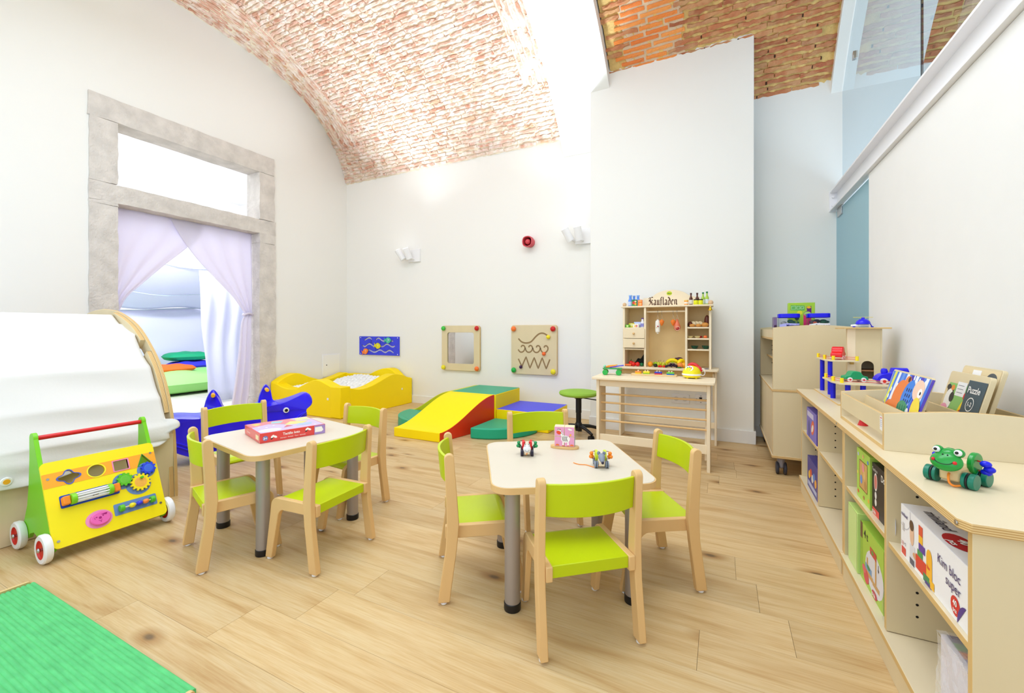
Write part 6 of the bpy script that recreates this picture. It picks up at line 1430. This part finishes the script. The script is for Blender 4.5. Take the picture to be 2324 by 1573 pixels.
leaning('picture_board', 'wooden fish picture puzzle leaning in the front of the book box', .545, WK+.030, 15, 1.787, 2.128, .198, .008, d_fish)
def d_cow(b, w, h):
    rect(b, .004, .004, w-.004, h*.78, (226, 206, 160)); rect(b, .020, .006, w*.62, h*.80, (140, 196, 110), .0002); rect(b, .02, h*.30, w*.25, h*.74, (60, 60, 56), .0003)
    WP_ = C((246, 244, 240), .4); b.disc((w*.16, h*.50), .026, WP_, .0004, .040); b.disc((w*.12, h*.34), .024, C((240, 160, 190), .4), .0006, .018); b.disc((w*.24, h*.56), .015, C((40, 40, 44), .4), .0006, .018); b.disc((w*.10, h*.72), .014, C((40, 40, 44), .4), .0005, .010); b.disc((w*.21, h*.72), .012, C((240, 150, 60), .4), .0005, .010)
    rect(b, w*.30, h*.60, w*.54, h*.84, (240, 240, 242), .0007)
    for i in range(3): b.stroke([(w*.33, h*(.78-.06*i)), (w*.48, h*(.78-.06*i))], .002, C((120, 120, 130), .4), .0009)
    b.disc((w*.62, h*.38), .032, C((250, 214, 30), .4), .0005, .060, rot=-.4); b.disc((w*.56, h*.62), .008, C((220, 50, 40), .4), .0008, .012); b.disc((w*.60, h*.28), .026, C((214, 40, 40), .4), .0007, .028); rect(b, w*.62, h*.10, w*.88, h*.28, (250, 220, 40), .0006)
    b.disc((w*.84, h*.10), .04, C((120, 200, 60), .4), .0004, .02); b.disc((w*.72, h*.04), .03, C((250, 120, 40), .4), .0005, .012)
    rect(b, w*.56, h*.36, w*.985, h*.90, (62, 84, 96), .001); b.text('Puzzle', w*.60, h*.70, .030, WP_, .0012, bold=.0005); b.stroke([(w*.74+.022*cos(a), h*.52+.022*sin(a)) for a in [2*pi*k/20 for k in range(20)]], .003, WP_, .0012, True); b.text('1-2', w*.74, h*.49, .020, WP_, .0012, 'CENTER', .0004)
    rect(b, w*.22, h*.03, w*.46, h*.24, (230, 240, 220), .0009); b.stroke(rrect(w*.24, h*.21, .006, 3, w*.34, h*.135), .003, C((20, 24, 20), .4), .0011, True); b.disc((w*.33, h*.14), .012, C((40, 40, 40), .4), .0011, .016); b.disc((w*.40, h*.12), .009, C((230, 120, 140), .4), .0012)
leaning('puzzle_pack', 'wooden cow and hen puzzle pack with a dark label, front one of two', .690, WK+.028, 14, 1.815, 2.07, .205, .014, d_cow)
leaning('puzzle_pack', 'plain wooden puzzle pack leaning behind the cow puzzle', .724, WK+.028, 14, 1.845, 2.085, .226, .012, lambda b, w, h: (rect(b, .006, .006, w-.006, h-.006, (228, 208, 164)), rect(b, w*.30, h*.86, w*.52, h*.95, (244, 244, 246), .0003), b.disc((w*.80, h*.84), .030, C((74, 84, 90), .4), .0003, .022)))
# ================================================================ TOY GARAGE
t = thing('toy_garage', 'wooden toy garage with tower and blue columns on the far worktop end', 'toy garage', (.665, 2.87, WK))
P('base_plate', MB().bx((-.155, -.29, 0), (.17, .32, .008), PLYH, EDGEP), t, bevel=.001)
pan = MB(); pan.M = Matrix.Translation((.0625, .13, 0)) @ XZ; pan.prism([(-.055, .008), (.055, .008), (.055, .377), (-.055, .377)], -.003, .003, PLY)
cu_ = MB(); cu_.M = Matrix.Translation((.0625, .13, 0)) @ XZ; cu_.prism([(-.030, .06), (.026, .06), (.026, .17)]+arcpts(-.002, .17, .028, 0, pi, 10)+[(-.030, .17)], -.05, .05, PLY)
P('tower_front', cut(pan, cu_, 'tower_front'), t)
P('tower_side', MB().bx((-.030, .1262, .008), (.0074, .1325, .377), PINE), t, bevel=.001); P('tower_side', MB().bx((-.006, .133, .008), (0, .27, .377), PLY), t); P('tower_side', MB().bx((.118, .127, .008), (.124, .27, .377), PLY), t)
P('tower_back', MB().bx((0, .264, .008), (.118, .27, .377), PLY), t); P('tower_floor', MB().bx((0, .133, .14), (.118, .264, .146), mat('brown_floor', (170, 120, 80), .6)), t)
P('helipad', MB().bx((-.055, .09, .377), (.155, .29, .385), PLYH, EDGEP), t, bevel=.001)
P('upper_deck', MB().prism([(-.145, .07), (-.12, .015), (.0, .015), (.0, .127), (-.032, .127), (-.032, .31), (-.145, .31)], .196, .204, PLYH), t, bevel=.001)
P('lower_deck', MB().prism([(-.165, .02), (-.165, -.20), (-.145, -.28), (.15, -.28), (.15, .02)], .102, .110, PLYH), t, bevel=.001)
BC = mat('column_blue', (10, 8, 216), .35); YPG = mat('peg_yellow', (250, 226, 20), .35)
for x, y_, h in ((-.125, .25, .200), (-.12, .07, .200), (-.135, -.08, .094), (-.105, -.235, .094), (-.045, -.235, .094), (.12, -.235, .094)): P('column', MB().cyl((x, y_, .008), (x, y_, .008+h-(.012 if h > .15 else 0)), .0115, BC, 18), t)
pegs_u = [(-.138, .29), (-.136, .12), (-.114, .025), (-.010, .022)]; pegs_l = [(-.157, -.03), (-.155, -.19), (-.136, -.27), (.06, -.272), (.142, -.272)]
for pts, z in ((pegs_u, .204), (pegs_l, .110)):
    for x, y_ in pts: P('fence_peg', MB().cyl((x, y_, z), (x, y_, z+.024), .0078, YPG, 14), t)
    for dz in (.008, .018):
        P('fence_cord', MB().tube([(x, y_, z+dz) for x, y_ in pts], .0012, mat('cord_red', (224, 50, 60), .5), 5), t)
P('lift_block', MB().bx((-.022, .10, .178), (-.006, .115, .196), mat('lift_wood', (196, 160, 80), .5)), t)
def car(name, label, loc, rz, m, prof, wpos, l):
    t = thing(name, label, 'toy car', loc, rz); t.scale = (1.2,)*3; b = MB(); b.M = frame((0, 0, 0), (1, 0, 0), (0, 0, 1)); b.prism(prof, -.022, .022, m); P('body', b, t, bevel=.006)
    for x in wpos:
        for sy in (-1, 1): w = P('wheel', MB().cyl((x, sy*.018, .0095), (x, sy*.025, .0095), .0095, WHITE, 16), t, bevel=.001); P('hub', MB().cyl((x, sy*.025, .0095), (x, sy*.0258, .0095), .004, mat('hub_red', (214, 44, 34), .4), 10), w)
cp = smoothpts([(-.048, .010), (-.046, .026), (-.028, .032), (-.016, .050), (.014, .050), (.028, .032), (.046, .026), (.05, .010)], 4)
car('toy_car', 'red toy car on the upper deck of the wooden garage', (.590, 2.985, WK+.2042), rad(70), mat('car_red', (226, 24, 30), .35), [(p[0], p[1]*1.15) for p in cp], (-.028, .028), .1)
car('toy_car', 'green toy car on the lower deck of the wooden garage', (.600, 2.70, WK+.1102), rad(10), mat('car_green', (20, 156, 100), .35), [(p[0]*.85, p[1]*.85) for p in cp], (-.024, .024), .1)
t2 = thing('toy_locomotive', 'blue toy locomotive on the lower deck of the wooden garage', 'toy train', (.735, 2.66, WK+.1102), rad(4)); t2.scale = (1.28,)*3
b = MB(); b.M = frame((0, 0, 0), (1, 0, 0), (0, 0, 1)); b.prism(smoothpts([(-.052, .012), (-.050, .022), (-.036, .036), (-.012, .042), (.0, .044), (.004, .056), (.042, .056), (.046, .044), (.05, .012)], 3), -.020, .020, GLOSSB); P('body', b, t2, bevel=.004)
P('chimney', MB().lathe([(.009, .036), (.011, .048), (.008, .057), (.0, .059)], GLOSSB, 14), t2).location = (-.022, 0, 0); P('boiler', MB().cyl((.0, 0, .045), (.046, 0, .045), .0165, GLOSSB, 16), t2)
for x in (-.030, .035):
    for sy in (-1, 1): w = P('wheel', MB().cyl((x, sy*.020, .011), (x, sy*.027, .011), .011, WHITE, 16), t2); P('hub', MB().cyl((x, sy*.027, .011), (x, sy*.0278, .011), .0055, mat('hub_red'  , (214, 44, 34), .4), 10), w)
t3 = thing('toy_helicopter', 'blue toy helicopter with a yellow rotor on the garage roof', 'toy helicopter', (.713, 3.03, WK+.3855), 0)
P('cockpit', MB().lathe([(.034, .018), (.034, .022), (.030, .034), (.018, .045), (.0, .049)], GLOSSB, 20), t3); P('cabin', MB().box((.0, 0, .011), (.045, .04, .016), mat('cabin_grey', (196, 200, 206), .25)), t3, bevel=.004); P('tail', MB().cyl((-.02, 0, .011), (-.055, 0, .010), .009, WHITE, 12, .005), t3)
P('mast', MB().cyl((0, 0, .047), (0, 0, .056), .008, GLOSSB, 12), t3); P('rotor', MB().box((0, 0, .0565), (.088, .010, .002), mat('rotor_yellow', (246, 226, 60), .4)), t3, bevel=.0006)
for sx in (-1, 1): P('skid', MB().tube(smoothpts([(sx*.030, 0, .022), (sx*.036, 0, .012), (sx*.040, 0, .003)], 4), .0025, GLOSSB, 8), t3); P('skid_foot', MB().sph((sx*.041, 0, .0035), .0035, GLOSSB, 12, 8, (2.2, 2.4, 1)), t3)
# ================================================================ FROG PULL TOY
t = thing('frog_pull_toy', 'green wooden frog pull toy with blue beads on the near worktop', 'pull toy', (.512, 1.410, WK), rad(-42))
FG = mat('frog_green', (24, 150, 56), .3, coat=.2); FW = mat('frog_wheel', (16, 120, 96), .32, var=(30, .2)); NAT = mat('natural_block', (226, 198, 146), .5); FB = mat('bead_blue', (24, 30, 220), .3)
# faces local -y
P('body', MB().bx((-.020, -.032, .010), (.020, .040, .044), NAT), t, bevel=.005)
for y_ in (-.024, .034):
    for sx in (-1, 1):
        b = MB()
        for a_, c_, m, r_ in ((.023, .030, FW, .0185), (.0305, .0345, BLACK, .0185), (.035, .046, FW, .0185)): b.cyl((sx*a_, y_, .0185), (sx*c_, y_, .0185), r_, m, 24)
        P('wheel', b, t, bevel=.0012)
HR = RX(rad(-28)); HC = Vector((0, -.044, .058)); HA, HB, HH = .0302, .0146, .0235
def onhead(x, z, k=1.02): return HC+HR @ Vector((x, -HB*k*sqrt(max(.02, 1-(x/HA)**2-(z/HH)**2)), z))
h = P('head', MB().sph(HC, .028, FG, 24, 14, (1.08, .52, .84), HR), t)
P('crown', MB().sph((0, -.030, .074), .019, FG, 18, 10, (1.1, .9, .7)), h)
for sx in (-1, 1):
    P('eye_lid', MB().sph((sx*.019, -.034, .081), .0105, FG, 14, 8), h)
    P('eye', MB().sph((sx*.0195, -.0395, .082), .0078, WM, 14, 8), h); P('pupil', MB().sph((sx*.0195, -.0462, .0835), .0035, BLACK, 10, 6), h)
    P('cheek', MB().sph(onhead(sx*.0195, -.003, .95), .0042, RED, 10, 6), h); P('nostril', MB().sph(onhead(sx*.0045, .012), .0017, BLACK, 8, 6), h)
P('mouth', MB().tube([onhead(.0165*cos(a), -.002+.0095*sin(a)) for a in [pi+.1+(pi-.2)*k/14 for k in range(15)]], .0008, BLACK, 6), h)
for sx in (-1, 1):
    P('hip_disc', MB().cyl((sx*.017, .026, .052), (sx*.029, .026, .052), .0255, FG, 26), t, bevel=.003)
    P('wire', MB().tube(smoothpts([(sx*.028, .022, .060), (sx*.040, .020, .058), (sx*.047, .022, .046), (sx*.041, .026, .034), (sx*.028, .028, .036)], 5), .0018, mat('wire_red2', (200, 40, 40), .4), 8), t)
    for p in ((sx*.044, .020, .056), (sx*.049, .024, .044), (sx*.042, .028, .035)): P('bead', MB().sph(p, .0088, FB, 16, 10, (1.2, 1, .9)), t)
P('cord', MB().tube(smoothpts([(0, -.033, .028), (.002, -.040, .024), (.006, -.046, .010), (.014, -.044, .004), (.022, -.036, .006)], 5), .0024, ORANGE, 8), t)
